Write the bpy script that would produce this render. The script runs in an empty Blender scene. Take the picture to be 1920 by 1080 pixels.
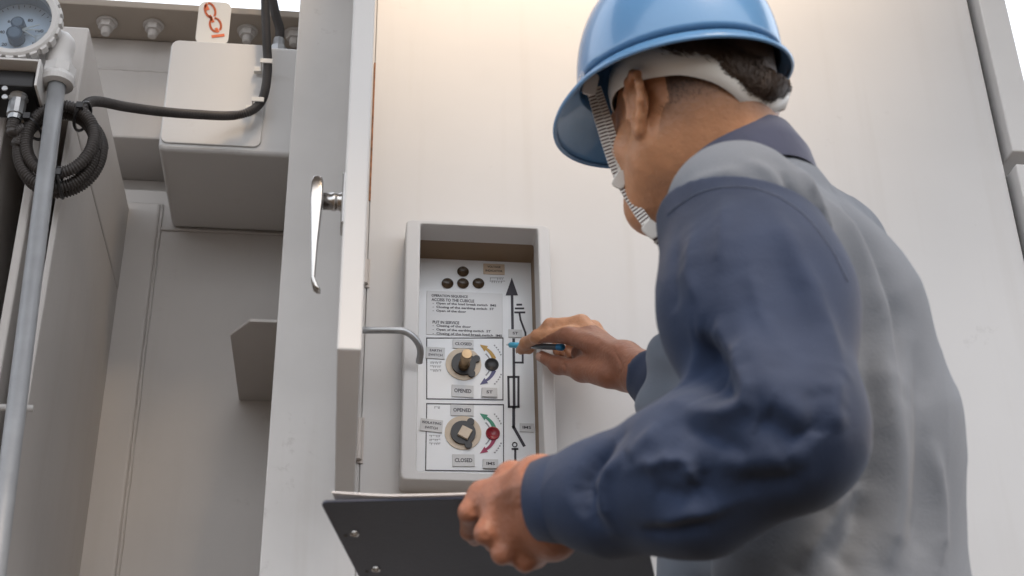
import bpy, math, random
import numpy as np
from mathutils import Vector, Matrix
random.seed(4); rng = np.random.default_rng(4)
S = bpy.context.scene; C = S.collection
# ------------------------------------------------------------------ camera
FP = 2700.0; PIT = math.radians(29.2); YAW = math.radians(7); ROLL = math.radians(1.07)
CAM = np.array([0, -2.0, 0.6])
F = np.array([math.sin(YAW)*math.cos(PIT), math.cos(YAW)*math.cos(PIT), math.sin(PIT)])
r0 = np.cross(F, [0, 0, 1]); r0 /= np.linalg.norm(r0); u0 = np.cross(r0, F)
RT = r0*math.cos(ROLL)-u0*math.sin(ROLL); UP = u0*math.cos(ROLL)+r0*math.sin(ROLL)
def ray(px, py): return F+RT*(px-960)/FP+UP*(540-py)/FP
def W(px, py, Y):                      # photo pixel -> point on the vertical plane y=Y
    d = ray(px, py); return CAM+d*((Y-CAM[1])/d[1])
def A(px, py, z): return CAM+ray(px, py)*z   # photo pixel + distance along the axis
def pr(P):
    v = np.asarray(P)-CAM; z = v@F
    return np.stack([960+FP*(v@RT)/z, 540-FP*(v@UP)/z, z], -1)
cam = bpy.data.cameras.new('camera'); camo = bpy.data.objects.new('camera', cam); C.objects.link(camo)
cam.sensor_width = 36; cam.lens = 36*FP/1920; cam.clip_start = .05; cam.clip_end = 3000
m = Matrix((RT, UP, -F)).transposed().to_4x4(); m.translation = Vector(CAM); camo.matrix_world = m
cam.dof.use_dof = True; cam.dof.focus_distance = 2.33; cam.dof.aperture_fstop = 6.5
S.camera = camo
# ------------------------------------------------------------------ world, sun, exposure
SUN_EL, SUN_AZ = math.radians(52), math.radians(166)     # azimuth clockwise from +y
w = bpy.data.worlds.new('World'); S.world = w; w.use_nodes = True
nt = w.node_tree; bg = nt.nodes['Background']; sk = nt.nodes.new('ShaderNodeTexSky')
sk.sky_type = 'NISHITA'; sk.sun_disc = False; sk.sun_elevation = SUN_EL; sk.sun_rotation = SUN_AZ
sk.air_density = 1.0; sk.dust_density = 5.0; sk.ozone_density = 1.0
hz = nt.nodes.new('ShaderNodeMix'); hz.data_type = 'RGBA'; hz.inputs[0].default_value = .6      # thin bright overcast over the blue
nt.links.new(sk.outputs[0], hz.inputs[6]); hz.inputs[7].default_value = (12.6, 13.2, 14.0, 1); nt.links.new(hz.outputs[2], bg.inputs[0]); bg.inputs[1].default_value = 0.13
sl = bpy.data.lights.new('sun', 'SUN'); so = bpy.data.objects.new('sun', sl); C.objects.link(so)
sl.energy = 3.3; sl.angle = math.radians(20); sl.color = (1, .74, .48)
sd = Vector((math.sin(SUN_AZ)*math.cos(SUN_EL), math.cos(SUN_AZ)*math.cos(SUN_EL), math.sin(SUN_EL)))
so.rotation_euler = sd.to_track_quat('Z', 'Y').to_euler()
vs = S.view_settings; vs.view_transform = 'Standard'; vs.look = 'None'; vs.gamma = 1; vs.exposure = 0.76
# ------------------------------------------------------------------ materials
MATS = {}
def mat(name, col, rough=.5, metal=0, var=.06, vscale=3, bump=0, bscale=60, dirt=0, dirtcol=(.12, .1, .08), coat=0,
        sss=0, attr=None, spec=None, stretch=None, trans=0, sheen=0, streak=0):
    if name in MATS: return MATS[name]
    m = bpy.data.materials.new(name); m.use_nodes = True; t = m.node_tree; N = t.nodes; L = t.links
    b = N['Principled BSDF']; b.inputs['Roughness'].default_value = rough; b.inputs['Metallic'].default_value = metal
    if coat: b.inputs['Coat Weight'].default_value = coat; b.inputs['Coat Roughness'].default_value = .06
    if sss:
        b.inputs['Subsurface Weight'].default_value = sss; b.inputs['Subsurface Radius'].default_value = (.012, .004, .002)
        b.inputs['Subsurface Scale'].default_value = 1
    if spec is not None: b.inputs['Specular IOR Level'].default_value = spec
    if trans: b.inputs['Transmission Weight'].default_value = trans
    if sheen: b.inputs['Sheen Weight'].default_value = sheen
    tc = N.new('ShaderNodeTexCoord'); mp = N.new('ShaderNodeMapping'); L.new(tc.outputs['Object'], mp.inputs[0])
    if stretch: mp.inputs['Scale'].default_value = stretch
    n = N.new('ShaderNodeTexNoise'); n.inputs['Scale'].default_value = vscale; n.inputs['Detail'].default_value = 6
    L.new(mp.outputs[0], n.inputs[0])
    mx = N.new('ShaderNodeMix'); mx.data_type = 'RGBA'; mx.blend_type = 'MULTIPLY'
    cr = N.new('ShaderNodeMapRange'); cr.inputs[1].default_value = .3; cr.inputs[2].default_value = .7
    cr.inputs[3].default_value = 1-var*2; cr.inputs[4].default_value = 1+var; L.new(n.outputs[0], cr.inputs[0])
    cb = N.new('ShaderNodeCombineColor')
    for i in range(3): L.new(cr.outputs[0], cb.inputs[i])
    mx.inputs[0].default_value = 1; mx.inputs[6].default_value = (*col, 1); L.new(cb.outputs[0], mx.inputs[7])
    if attr:
        at = N.new('ShaderNodeAttribute'); at.attribute_name = attr; L.new(at.outputs[0], mx.inputs[6])
    out = mx.outputs[2]
    if dirt:
        n2 = N.new('ShaderNodeTexNoise'); n2.inputs['Scale'].default_value = 45; n2.inputs['Detail'].default_value = 8
        n2.inputs['Roughness'].default_value = .7; L.new(tc.outputs['Object'], n2.inputs[0])
        n3 = N.new('ShaderNodeTexNoise'); n3.inputs['Scale'].default_value = 5; L.new(tc.outputs['Object'], n3.inputs[0])
        mul = N.new('ShaderNodeMath'); mul.operation = 'MULTIPLY'; L.new(n2.outputs[0], mul.inputs[0]); L.new(n3.outputs[0], mul.inputs[1])
        r2 = N.new('ShaderNodeMapRange'); r2.inputs[1].default_value = .40-.04*min(dirt, 2); r2.inputs[2].default_value = .50
        r2.inputs[3].default_value = 0; r2.inputs[4].default_value = min(.85, dirt*.5); L.new(mul.outputs[0], r2.inputs[0])
        m2 = N.new('ShaderNodeMix'); m2.data_type = 'RGBA'; L.new(r2.outputs[0], m2.inputs[0]); L.new(out, m2.inputs[6])
        m2.inputs[7].default_value = (*dirtcol, 1); out = m2.outputs[2]
    if streak:                                    # faint vertical rain streaks
        mp2 = N.new('ShaderNodeMapping'); mp2.inputs['Scale'].default_value = (26, 26, 1.3); L.new(tc.outputs['Object'], mp2.inputs[0])
        n4 = N.new('ShaderNodeTexNoise'); n4.inputs['Scale'].default_value = 1; n4.inputs['Detail'].default_value = 4; L.new(mp2.outputs[0], n4.inputs[0])
        r4 = N.new('ShaderNodeMapRange'); r4.inputs[1].default_value = .55; r4.inputs[2].default_value = .8
        r4.inputs[3].default_value = 0; r4.inputs[4].default_value = streak; L.new(n4.outputs[0], r4.inputs[0])
        m4 = N.new('ShaderNodeMix'); m4.data_type = 'RGBA'; L.new(r4.outputs[0], m4.inputs[0]); L.new(out, m4.inputs[6])
        m4.inputs[7].default_value = (.32, .27, .21, 1); out = m4.outputs[2]
    L.new(out, b.inputs['Base Color'])
    if bump:
        n5 = N.new('ShaderNodeTexNoise'); n5.inputs['Scale'].default_value = bscale; n5.inputs['Detail'].default_value = 5
        L.new(mp.outputs[0], n5.inputs[0]); bp = N.new('ShaderNodeBump'); bp.inputs['Strength'].default_value = 1
        bp.inputs['Distance'].default_value = bump; L.new(n5.outputs[0], bp.inputs['Height']); L.new(bp.outputs[0], b.inputs['Normal'])
    MATS[name] = m; return m
PAINT = mat('cream_grey_paint', (.60, .588, .578), .42, var=.03, vscale=2.2, bump=.0006, bscale=9, dirt=.35, streak=.10)
PILLAR = mat('weathered_grey_paint', (.59, .575, .56), .5, var=.05, vscale=5, bump=.0006, bscale=30, dirt=.9, dirtcol=(.25, .22, .2), streak=.22)
TANK = mat('tank_grey_paint', (.51, .485, .465), .5, var=.05, vscale=3, bump=.001, bscale=14, dirt=.35, dirtcol=(.2, .17, .14), streak=.12)
PALE = mat('pale_box_paint', (.61, .60, .59), .42, var=.03, vscale=3, bump=.0007, bscale=12, dirt=.3, dirtcol=(.3, .22, .15))
PLATE = mat('white_enamel_plate', (.84, .87, .90), .28, var=.02, bump=.0002, bscale=12, dirt=.12)
TAG = mat('grey_engraved_plastic', (.66, .67, .68), .4, var=.05, vscale=40)
INK = mat('dark_ink', (.035, .03, .045), .5, var=.1)
FAINT = mat('faded_ink', (.30, .30, .33), .5, var=.2, vscale=200)
BLACKM = mat('black_plastic', (.018, .018, .02), .4, var=.2)
CREAM = mat('cream_disc', (.66, .55, .42), .4, var=.08, vscale=30)
BRASS = mat('brass', (.34, .24, .14), .33, metal=.85, var=.15, vscale=40)
HOLE = mat('lens_brown', (.075, .05, .03), .25, var=.3, vscale=80)
RED = mat('red_lens', (.30, .015, .03), .25, var=.2)
STEEL = mat('polished_zinc', (.48, .46, .44), .2, metal=1, var=.08, vscale=20)
GALV = mat('galvanised_steel', (.42, .43, .44), .38, metal=.85, var=.12, vscale=30, dirt=.4)
RUST = mat('rust', (.30, .13, .06), .8, var=.3, vscale=60, bump=.001, bscale=200)
RUBBER = mat('black_corrugated_plastic', (.048, .042, .040), .5, var=.25, vscale=12)
CHIP = mat('chipped_paint', (.55, .50, .46), .5, var=.05, bump=.001, bscale=80, dirt=2, dirtcol=(.22, .10, .05))
SEAM = mat('dark_gap', (.04, .035, .03), .8)
WHITEP = mat('white_plastic', (.72, .70, .66), .35, var=.03)
CONDUIT = mat('grey_conduit', (.33, .34, .355), .45, metal=.2, var=.08, vscale=20, bump=.0004, bscale=120)
SKIN = mat('skin', (.40, .19, .11), .42, var=.08, vscale=45, bump=.0010, bscale=190, sss=.12, attr='Col', spec=.4)
NAVY = mat('navy_cotton', (.021, .034, .072), .85, spec=.25, var=.12, vscale=8, bump=.0005, bscale=420, sheen=.08)
GREY = mat('blue_grey_cotton', (.135, .155, .188), .9, spec=.25, var=.03, vscale=6, bump=.0005, bscale=420, sheen=.08)
COLLAR = mat('collar_cotton', (.040, .048, .09), .85, var=.1, vscale=10, bump=.0008, bscale=60, sheen=.2)
HAIR = mat('dark_hair', (.045, .026, .015), .55, var=.2)
HELM = mat('blue_helmet_plastic', (.115, .27, .50), .27, var=.03, coat=.4, bump=.0002, bscale=120, dirt=.7, dirtcol=(.32, .40, .48))
BOARD = mat('charcoal_board', (.024, .030, .058), .45, var=.12, vscale=4, bump=.0003, bscale=300, dirt=.2, dirtcol=(.09, .09, .1))
PAPER = mat('white_paper', (.80, .80, .84), .8, var=.02)
# ------------------------------------------------------------------ basic builders
def empty(name, label, cat, loc=(0, 0, 0), group=None, kind=None):
    o = bpy.data.objects.new(name, None); C.objects.link(o); o.location = loc; o.empty_display_size = .05
    o['label'] = label; o['category'] = cat
    if group: o['group'] = group
    if kind: o['kind'] = kind
    return o
def world_loc(o):
    v = Vector(o.location)
    while o.parent: o = o.parent; v += Vector(o.location)
    return v
def tagit(o, label, cat, group=None, kind=None):
    o['label'] = label; o['category'] = cat
    if group: o['group'] = group
    if kind: o['kind'] = kind
    return o
def mesh(name, V, Fc, ma, parent=None, smooth=False, bevel=0, seg=2, org=None):
    V = np.asarray(V, float)
    if parent is not None: off = np.array(world_loc(parent))
    else: off = np.array(org) if org is not None else V.mean(0)
    loc = V.mean(0) if parent is None and org is None else None
    if parent is not None:
        c = V.mean(0); base = c
    else: base = off
    me = bpy.data.meshes.new(name); me.from_pydata((V-base).tolist(), [], [tuple(int(i) for i in f) for f in Fc]); me.update()
    if smooth: me.shade_smooth()
    for q in (ma if isinstance(ma, (list, tuple)) else [ma]): me.materials.append(q)
    o = bpy.data.objects.new(name, me); C.objects.link(o)
    if parent is not None: o.parent = parent; o.location = base-off
    else: o.location = base
    if bevel:
        b = o.modifiers.new('bevel', 'BEVEL'); b.width = bevel; b.segments = seg; b.limit_method = 'ANGLE'; b.angle_limit = math.radians(35)
    return o
class G:                                            # geometry collector -> one mesh
    def __init__(s): s.V = []; s.F = []
    def add(s, V, Fc):
        n = len(s.V); s.V += [tuple(v) for v in V]; s.F += [tuple(i+n for i in f) for f in Fc]; return s
    def box(s, a, b):
        x0, y0, z0 = np.minimum(a, b); x1, y1, z1 = np.maximum(a, b)
        return s.add([(x0, y0, z0), (x1, y0, z0), (x1, y1, z0), (x0, y1, z0), (x0, y0, z1), (x1, y0, z1), (x1, y1, z1), (x0, y1, z1)],
                     [(0, 3, 2, 1), (4, 5, 6, 7), (0, 1, 5, 4), (1, 2, 6, 5), (2, 3, 7, 6), (3, 0, 4, 7)])
    def prism(s, poly, y0, y1):                     # polygon in xz extruded along y
        n = len(poly); V = [(x, y0, z) for x, z in poly]+[(x, y1, z) for x, z in poly]
        return s.add(V, [tuple(range(n)), tuple(range(2*n-1, n-1, -1))]+[(i, i+n, (i+1) % n+n, (i+1) % n) for i in range(n)])
    def prismz(s, poly, z0, z1):
        n = len(poly); V = [(x, y, z0) for x, y in poly]+[(x, y, z1) for x, y in poly]
        return s.add(V, [tuple(range(n-1, -1, -1)), tuple(range(n, 2*n))]+[(i, (i+1) % n, (i+1) % n+n, i+n) for i in range(n)])
    def tube(s, pts, r, n=12, cap=True):
        pts = [np.asarray(p, float) for p in pts]; k = len(pts); rs = r if hasattr(r, '__len__') else [r]*k
        V = []; up = None
        for i in range(k):
            t = pts[min(i+1, k-1)]-pts[max(i-1, 0)]; t = t/(np.linalg.norm(t)+1e-12)
            if up is None: up = np.cross(t, [0.3, 0.5, 0.8]); up /= np.linalg.norm(up)
            up = up-t*(up@t); up /= np.linalg.norm(up); sd_ = np.cross(t, up)
            for j in range(n):
                a = 2*math.pi*j/n; V.append(pts[i]+(up*math.cos(a)+sd_*math.sin(a))*rs[i])
        Fc = [(i*n+j, i*n+(j+1) % n, (i+1)*n+(j+1) % n, (i+1)*n+j) for i in range(k-1) for j in range(n)]
        if cap: Fc += [tuple(range(n-1, -1, -1)), tuple(range((k-1)*n, k*n))]
        return s.add(V, Fc)
    def lathe(s, c, ax, prof, n=40):                # prof: (dist along axis, radius)
        c = np.asarray(c, float); ax = np.asarray(ax, float); ax /= np.linalg.norm(ax)
        e = np.cross(ax, [0, 0, 1] if abs(ax[2]) < .9 else [1, 0, 0]); e /= np.linalg.norm(e); g = np.cross(ax, e)
        V = [c+ax*d+(e*math.cos(2*math.pi*j/n)+g*math.sin(2*math.pi*j/n))*max(r, 1e-5) for d, r in prof for j in range(n)]
        k = len(prof)
        return s.add(V, [(i*n+j, (i+1)*n+j, (i+1)*n+(j+1) % n, i*n+(j+1) % n) for i in range(k-1) for j in range(n)])
    def obj(s, name, ma, parent=None, **k): return mesh(name, s.V, s.F, ma, parent, **k)
def spl(pts, n=10):                                 # Catmull-Rom
    P = [np.asarray(p, float) for p in pts]; P = [2*P[0]-P[1]]+P+[2*P[-1]-P[-2]]; out = []
    for i in range(1, len(P)-2):
        for j in range(n):
            t = j/n; a, b, c, d = P[i-1:i+3]
            out.append(.5*(2*b+(c-a)*t+(2*a-5*b+4*c-d)*t*t+(3*b-a-3*c+d)*t**3))
    out.append(P[-2]); return out
def rrect(x0, z0, x1, z1, r, n=6):
    out = []
    for cx, cz, a0 in ((x1-r, z1-r, 0), (x0+r, z1-r, 90), (x0+r, z0+r, 180), (x1-r, z0+r, 270)):
        for j in range(n+1):
            a = math.radians(a0+90*j/n); out.append((cx+r*math.cos(a), cz+r*math.sin(a)))
    return out
_dg = None
def lettering(txt, c, height, width, ma, parent, rot=0, align='CENTER', name='lettering'):
    cu = bpy.data.curves.new('t', 'FONT'); cu.body = txt; cu.align_x = 'LEFT'; cu.size = 1; cu.resolution_u = 3; cu.offset = .022
    to = bpy.data.objects.new('t', cu); C.objects.link(to)
    dg = bpy.context.evaluated_depsgraph_get(); me = bpy.data.meshes.new_from_object(to.evaluated_get(dg))
    V = np.array([v.co[:] for v in me.vertices]); Fc = [tuple(p.vertices) for p in me.polygons]
    bpy.data.objects.remove(to); bpy.data.curves.remove(cu); bpy.data.meshes.remove(me)
    mn, mxv = V.min(0), V.max(0); x = (V[:, 0]-mn[0])/(mxv[0]-mn[0])*width; z = (V[:, 1]-mn[1])/(mxv[1]-mn[1])*height
    if align == 'CENTER': x -= width/2
    z -= height/2
    cr, sr = math.cos(rot), math.sin(rot)
    P = np.stack([c[0]+x*cr-z*sr, np.full(len(x), c[1]), c[2]+x*sr+z*cr], 1)
    return mesh(name, P, Fc, ma, parent)
# ------------------------------------------------------------------ setting: ground
g = G(); g.box((-600, -600, -.3), (600, 600, 0)); o = g.obj('ground', mat('gravel', (.055, .040, .026), .95, var=.2, vscale=2, bump=.02, bscale=60))
o['kind'] = 'structure'; o['label'] = 'brown gravel yard'
# added unseen sun blocker: shades the lower wall, leaves warm sun at its top
g = G(); g.prismz([(-5, -.30), (-5, -2.5), (6, -2.5), (6, -.2), (1.55, -.2), (1.0, -1.14), (.10, -1.14), (-.02, -.30)], 3.6, 3.66); o = g.obj('sun_blocker', mat('sun_blocker_sheet', (.5, .5, .5), .6)); tagit(o, 'added flat slab overhead, out of view, that blocks the sun', 'sun_blocker')
# ------------------------------------------------------------------ cabinet
XL, XR = -.12, 1.126
def wall_hole(x0, z0, x1, z1, hx0, hz0, hx1, hz1, y):
    V = [(x, y, z) for z in (z0, hz0, hz1, z1) for x in (x0, hx0, hx1, x1)]
    return V, [(j*4+i, j*4+i+1, (j+1)*4+i+1, (j+1)*4+i) for j in range(3) for i in range(3) if (i, j) != (1, 1)]
cab = empty('switchgear_cabinet', 'large cream grey metal cabinet wall carrying the recessed control box, behind the worker', 'cabinet', (XL, 0, .1))
BX0, BX1, BZ0, BZ1 = .072, .302, 1.374, 1.816
IX0, IX1 = W(785, 640, -.05)[0], W(1014, 640, -.05)[0]; IZ0 = W(890, 886, -.05)[2]; IZ1 = W(890, 424, -.05)[2]
PX0, PX1, PZ0, PZ1 = IX0-.003, IX1+.003, 1.395, 1.83
SX = W(694, 375, 0)[0]
g = G(); g.box((XL, .004, .1), (SX-.002, .9, 2.95)); g.box((SX-.002, .62, .1), (XR, .9, 2.95)); g.box((XR-.03, .004, .1), (XR, .62, 2.95)); g.box((SX-.002, .004, 2.92), (XR-.03, .62, 2.95)); g.box((SX-.002, .004, .1), (XR-.03, .62, .13))
g.obj('body', PAINT, cab, bevel=.002)
g = G(); g.box((XL-.002, -.0, .1), (SX-.001, .004, 2.95)); g.obj('corner_post', PILLAR, cab, bevel=.0015)
V, Fc = wall_hole(SX+.0005, .1, XR-.004, 2.95, PX0, PZ0, PX1, IZ1+.002, 0)
g = G(); g.add(V, Fc); g.obj('front_panel', PAINT, cab)
zt, zb = W(697, 118, 0)[2], W(694, 376, 0)[2]
g = G(); g.box((SX-.002, -.0015, zb), (SX+.0008, .003, zt)); g.obj('seam', RUST, cab)
g = G(); g.box((SX-.003, .0035, .1), (SX+.001, .0045, 2.9)); g.obj('gap', TANK, cab)
for y0, y1 in ((488, 532), (786, 862)):
    a, b = W(690, y0, -.006), W(684, y1, -.006)
    g = G(); g.tube([(SX-.004, -.006, a[2]), (SX-.004, -.006, b[2])], .006, 12)
    g.box((SX-.004, -.003, a[2]+.004), (SX+.004, .002, b[2]-.004)); g.obj('hinge', CHIP, cab)
# open door seen edge on
ZD = 1.361
DX0, DX1 = -.0215, .0075
g = G(); g.box((DX0, -.485, ZD), (DX1, -.006, 2.75)); door = g.obj('door', PALE, cab, bevel=.003, seg=3)
door['label'] = 'open door seen edge on with a lever handle'
def at(px, py, Y): return W(px, py, Y)
HY = -.44
top = at(622, 378, HY); zc = top[2]
g = G(); xs = at(606, 378, HY)[0]; xe = DX0
g.lathe((xe, HY, zc), (-1, 0, 0), [(0, 0), (0, .013), (.004, .0128), (.006, .0115), (.010, .0112), (.011, .0122), (.015, .0122), (.016, .0112), (xe-xs, .0112), (xe-xs, 0)], 28)
g.obj('handle_shaft', STEEL, door, smooth=True)
g = G(); zp0, zp1 = at(646, 340, HY)[2], at(646, 430, HY)[2]
g.add(*(lambda P: (P, [(0, 1, 2, 3), (7, 6, 5, 4), (0, 4, 5, 1), (1, 5, 6, 2), (2, 6, 7, 3), (3, 7, 4, 0)]))([(DX0-.0002, HY-.018, zp1), (DX0-.0002, HY+.018, zp1), (DX0-.0002, HY+.022, zp0), (DX0-.0002, HY-.022, zp0), (DX0-.0035, HY-.016, zp1), (DX0-.0035, HY+.016, zp1), (DX0-.0035, HY+.020, zp0), (DX0-.0035, HY-.020, zp0)]))
g.obj('handle_plate', STEEL, door, bevel=.001)
xl0, xl1 = at(583, 360, HY)[0], at(606, 360, HY)[0]
zl = [at(595, y, HY)[2] for y in (338, 352, 385, 460, 525, 541, 547)]
xw = [(xl0+.003, xl1-.002), (xl0, xl1), (xl0, xl1), (xl0+.004, xl1-.003), (xl0+.007, xl1-.004), (xl0+.010, xl1+.001), (xl0+.015, xl1+.0045)]
dy = [.012, .015, .016, .012, .009, .008, .007]
g = G(); V = []; Fc = []
for z_, (a, b), d in zip(zl, xw, dy): V += [(a, HY-d, z_), (b, HY-d, z_), (b, HY+d, z_), (a, HY+d, z_)]
for i in range(6):
    for j in range(4): Fc.append((i*4+j, (i+1)*4+j, (i+1)*4+(j+1) % 4, i*4+(j+1) % 4))
Fc += [(0, 1, 2, 3), (27, 26, 25, 24)]
g.add(V, Fc); g.obj('lever', STEEL, door, bevel=.003, seg=4, smooth=True)
g = G(); g.tube([W(640, 619, -.10), W(700, 619, -.10)]+spl([W(730, 619, -.10), W(757, 621, -.098), W(777, 634, -.092), W(788, 655, -.08), W(786, 680, -.062)], 8), .0052, 14)
g.obj('stay_rod', GALV, cab, smooth=True)
# neighbouring side panels at the right
zs = W(1912, 285, -.02)[2]; zs2 = W(1912, 303, -.02)[2]
for nm, z0, z1, lab in (('edge_panel', zs, 2.95, 'upper narrow grey metal panel along the right edge, sky beside it'), ('edge_panel', .1, zs2-.006, 'lower narrow grey metal panel at the right edge, below the upper one')):
    rt = empty(nm, lab, 'metal panel', (XR+.004, 0, z0), 'narrow panels at the right edge of the cabinet')
    g = G(); g.box((XR+.009, -.022, z0), (XR+.062, .6, z1)); g.obj('panel', PALE, rt, bevel=.003)
    g = G(); g.box((XR+.002, .02, z0), (XR+.009, .58, z1)); g.obj('gap_strip', SEAM, rt)
    zz = z0+.32 if z0 > 1 else z1-.9
    g = G(); g.tube([(XR+.066, .05, zz-.03), (XR+.066, .05, zz+.03)], .005, 12); g.box((XR+.060, .045, zz-.025), (XR+.064, .056, zz+.025)); g.obj('hinge', GALV, rt)
# ------------------------------------------------------------------ recessed control box
cb = empty('control_box', 'recessed control box with white switch panel and raised cream frame, right of the open door', 'control box', (BX0, 0, BZ0))
def ring(outer, inner, y0, y1, y2):
    n = len(outer); V = [(x, y0, z) for x, z in outer]+[(x, y0, z) for x, z in inner]+[(x, y1, z) for x, z in outer]+[(x, y2, z) for x, z in inner]; Fc = []
    for i in range(n):
        j = (i+1) % n; Fc += [(i, j, n+j, n+i), (i, 2*n+i, 2*n+j, j), (n+i, n+j, 3*n+j, 3*n+i)]
    return V, [f[::-1] for f in Fc]
g = G(); g.add(*ring(rrect(BX0, BZ0, BX1, BZ1, .009), rrect(IX0, IZ0, IX1, IZ1, .004), -.05, .0, .0))
g.obj('frame', PALE, cb, bevel=.003, seg=3)
YP = .06
g = G(); e = .0015
g.box((PX0-.003, -.001, PZ0), (PX0, YP+.01, IZ1+.004)); g.box((PX1, -.001, PZ0), (PX1+.003, YP+.01, IZ1+.004)); g.box((PX0-.003, -.001, IZ1+.001), (PX1+.003, YP+.01, IZ1+.004)); g.box((PX0-.003, -.001, PZ0-.003), (PX1+.003, YP+.01, PZ0))
g.obj('recess_lining', mat('lining_shade_brown', (.26, .18, .11), .6, var=.1), cb)  # warm flare and recess shade put into the brown lining colour
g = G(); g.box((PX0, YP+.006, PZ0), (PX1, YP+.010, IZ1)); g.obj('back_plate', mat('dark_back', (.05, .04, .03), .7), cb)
pz1 = W(890, 487, YP)[2]; px1 = W(1010, 600, YP)[0]
g = G(); g.prism([(PX0+.001, PZ0+.001), (px1, PZ0+.001), (px1, pz1), (PX0+.001, pz1)], YP, YP+.003); plate = g.obj('switch_plate', PLATE, cb)
def cuts(pts, w_, y=YP-.0008, closed=False, th=.0006):      # polyline strip on the plate, in pixels
    g = G(); P = [W(a, b, YP)[[0, 2]] for a, b in pts]
    if closed: P.append(P[0])
    hw = w_*.00085/2
    for a, b in zip(P[:-1], P[1:]):
        d = b-a; L = np.linalg.norm(d); d /= L; n = np.array([-d[1], d[0]])*hw; a2 = a-d*hw; b2 = b+d*hw
        g.prism([a2-n, b2-n, b2+n, a2+n], y, y+th)
    return g
def disc(px, py, r, y0, y1, ma, name, parent, n=32):
    c = W(px, py, YP); g = G(); g.prism([(c[0]+r*math.cos(2*math.pi*i/n), c[2]+r*math.sin(2*math.pi*i/n)) for i in range(n)][::1], y0, y1); return g.obj(name, ma, parent)
for i, (a, b) in enumerate(((868, 510), (839, 532), (868, 532), (897, 532))):
    c = W(a, b, YP); g = G(); g.lathe((c[0], YP, c[2]), (0, -1, 0), [(.0002, 0), (.0004, .0088), (.0016, .0098), (.0024, .0094), (.0010, .0086), (.0006, .0)], 28); g.obj('indicator_lens', HOLE, cb, smooth=True)
def tagp(x0, y0, x1, y1, lines, ma=TAG, ink=INK, rot=0, th=.0022, hs=None, ws=None, name='label_plate', label=None):
    a = W(x0, y0, YP); b = W(x1, y1, YP); cx, cz = (a[0]+b[0])/2, (a[2]+b[2])/2; hw, hh = (b[0]-a[0])/2, (a[2]-b[2])/2
    cr, sr = math.cos(rot), math.sin(rot)
    poly = [(cx+u*cr-v*sr, cz+u*sr+v*cr) for u, v in ((-hw, -hh), (hw, -hh), (hw, hh), (-hw, hh))]
    g = G(); g.prism(poly, YP-th, YP-.0001); o = g.obj(name, ma, cb, bevel=.0004, seg=1)
    if label: o['label'] = label
    n = len(lines); lh = 2*hh/(n+.6)
    for i, s in enumerate(lines):
        v = ((n-1)/2-i)*lh
        h_ = hs if hs else lh*.52
        w2 = ws*2*hw*len(s)/max(len(q) for q in lines) if ws else 1.5*hw
        lettering(s, (cx-v*sr, YP-th-.0003, cz+v*cr), h_, w2, ink, o, rot)
    return o
tagp(906, 495, 946, 516, ['VOLTAGE', 'INDICATOR'], ma=mat('cream_tag', (.62, .50, .38), .4), ws=.8)
seq = tagp(800, 545, 943, 633, [], ma=mat('pale_grey_label', (.74, .755, .77), .4, var=.03), th=.0012)
for y_, s, x_, wpx in ((555, 'OPERATION SEQUENCE', 809, 68), (562.3, 'ACCESS TO THE CUBICLE', 809, 80), (569.5, '-  Open of the load break switch  IMS', 811, 119), (576.5, '-  Closing of the earthing switch  ST', 811, 115), (583.5, '-  Open of the door', 811, 63),
                       (604.5, 'PUT IN SERVICE', 811, 50), (611.5, '-  Closing of the door', 811, 72), (618.7, '-  Open of the earthing switch  ST', 811, 109), (626, '-  Closing of the load break switch  IMS', 811, 130)):
    a = W(x_, y_, YP); b = W(x_+wpx, y_, YP); lettering(s, (a[0], YP-.0016, a[2]), .0054, b[0]-a[0], INK, seq, align='LEFT')
cuts([(800, 634), (943, 634), (943, 750), (800, 748)], 1.8, closed=True).obj('printed_border', INK, cb)
cuts([(800, 757), (944, 759), (944, 884), (798, 882)], 1.8, closed=True).obj('printed_border', INK, cb)
tagp(849, 637, 888, 655, ['CLOSED'], ws=.8); tagp(799, 651, 834, 674, ['EARTH', 'SWITCH'], rot=-.03, ws=.75)
tagp(847, 722, 888, 746, ['OPENED'], ws=.78, rot=-.03); tagp(903, 728, 932, 746, ['ST'], ws=.4, th=.004)
tagp(845, 759, 888, 781, ['OPENED'], ws=.78); tagp(788, 786, 830, 811, ['ISOLATING', 'SWITCH'], rot=-.09, ws=.85)
tagp(848, 852, 890, 876, ['CLOSED'], ws=.78, rot=.02); tagp(905, 862, 934, 880, ['IMS'], ws=.55, th=.004)
tagp(974, 794, 1001, 811, ['IMS'], ws=.6); tagp(953, 618, 979, 634, ['ST'], ws=.4)
def scribble(x0, y0, x1, y1, rows, name='faded_print'):     # unreadable foreign small print: rows of little strokes
    g = G(); rr = random.Random(int(x0*7+y0))
    for k in range(rows):
        yy = y0+(y1-y0)*(k+.5)/rows; x = x0+rr.random()*3
        while x < x1-2:
            wd = 1.2+rr.random()*2.6; a = W(x, yy-2, YP); b = W(x+wd, yy+2, YP); t = .0005
            g.box((a[0], YP-.0006, a[2]-t), (b[0], YP-.0001, a[2]+t*rr.random()))
            if rr.random() > .35: g.box((a[0], YP-.0008, b[2]+.0008*rr.random()), (a[0]+.0008, YP-.0001, a[2]))
            x += wd+.9
    return g.obj(name, FAINT, cb)
scribble(918, 520, 947, 532, 2); scribble(806, 677, 829, 699, 3); scribble(804, 815, 828, 836, 3); scribble(812, 761, 828, 768, 1)
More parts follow.
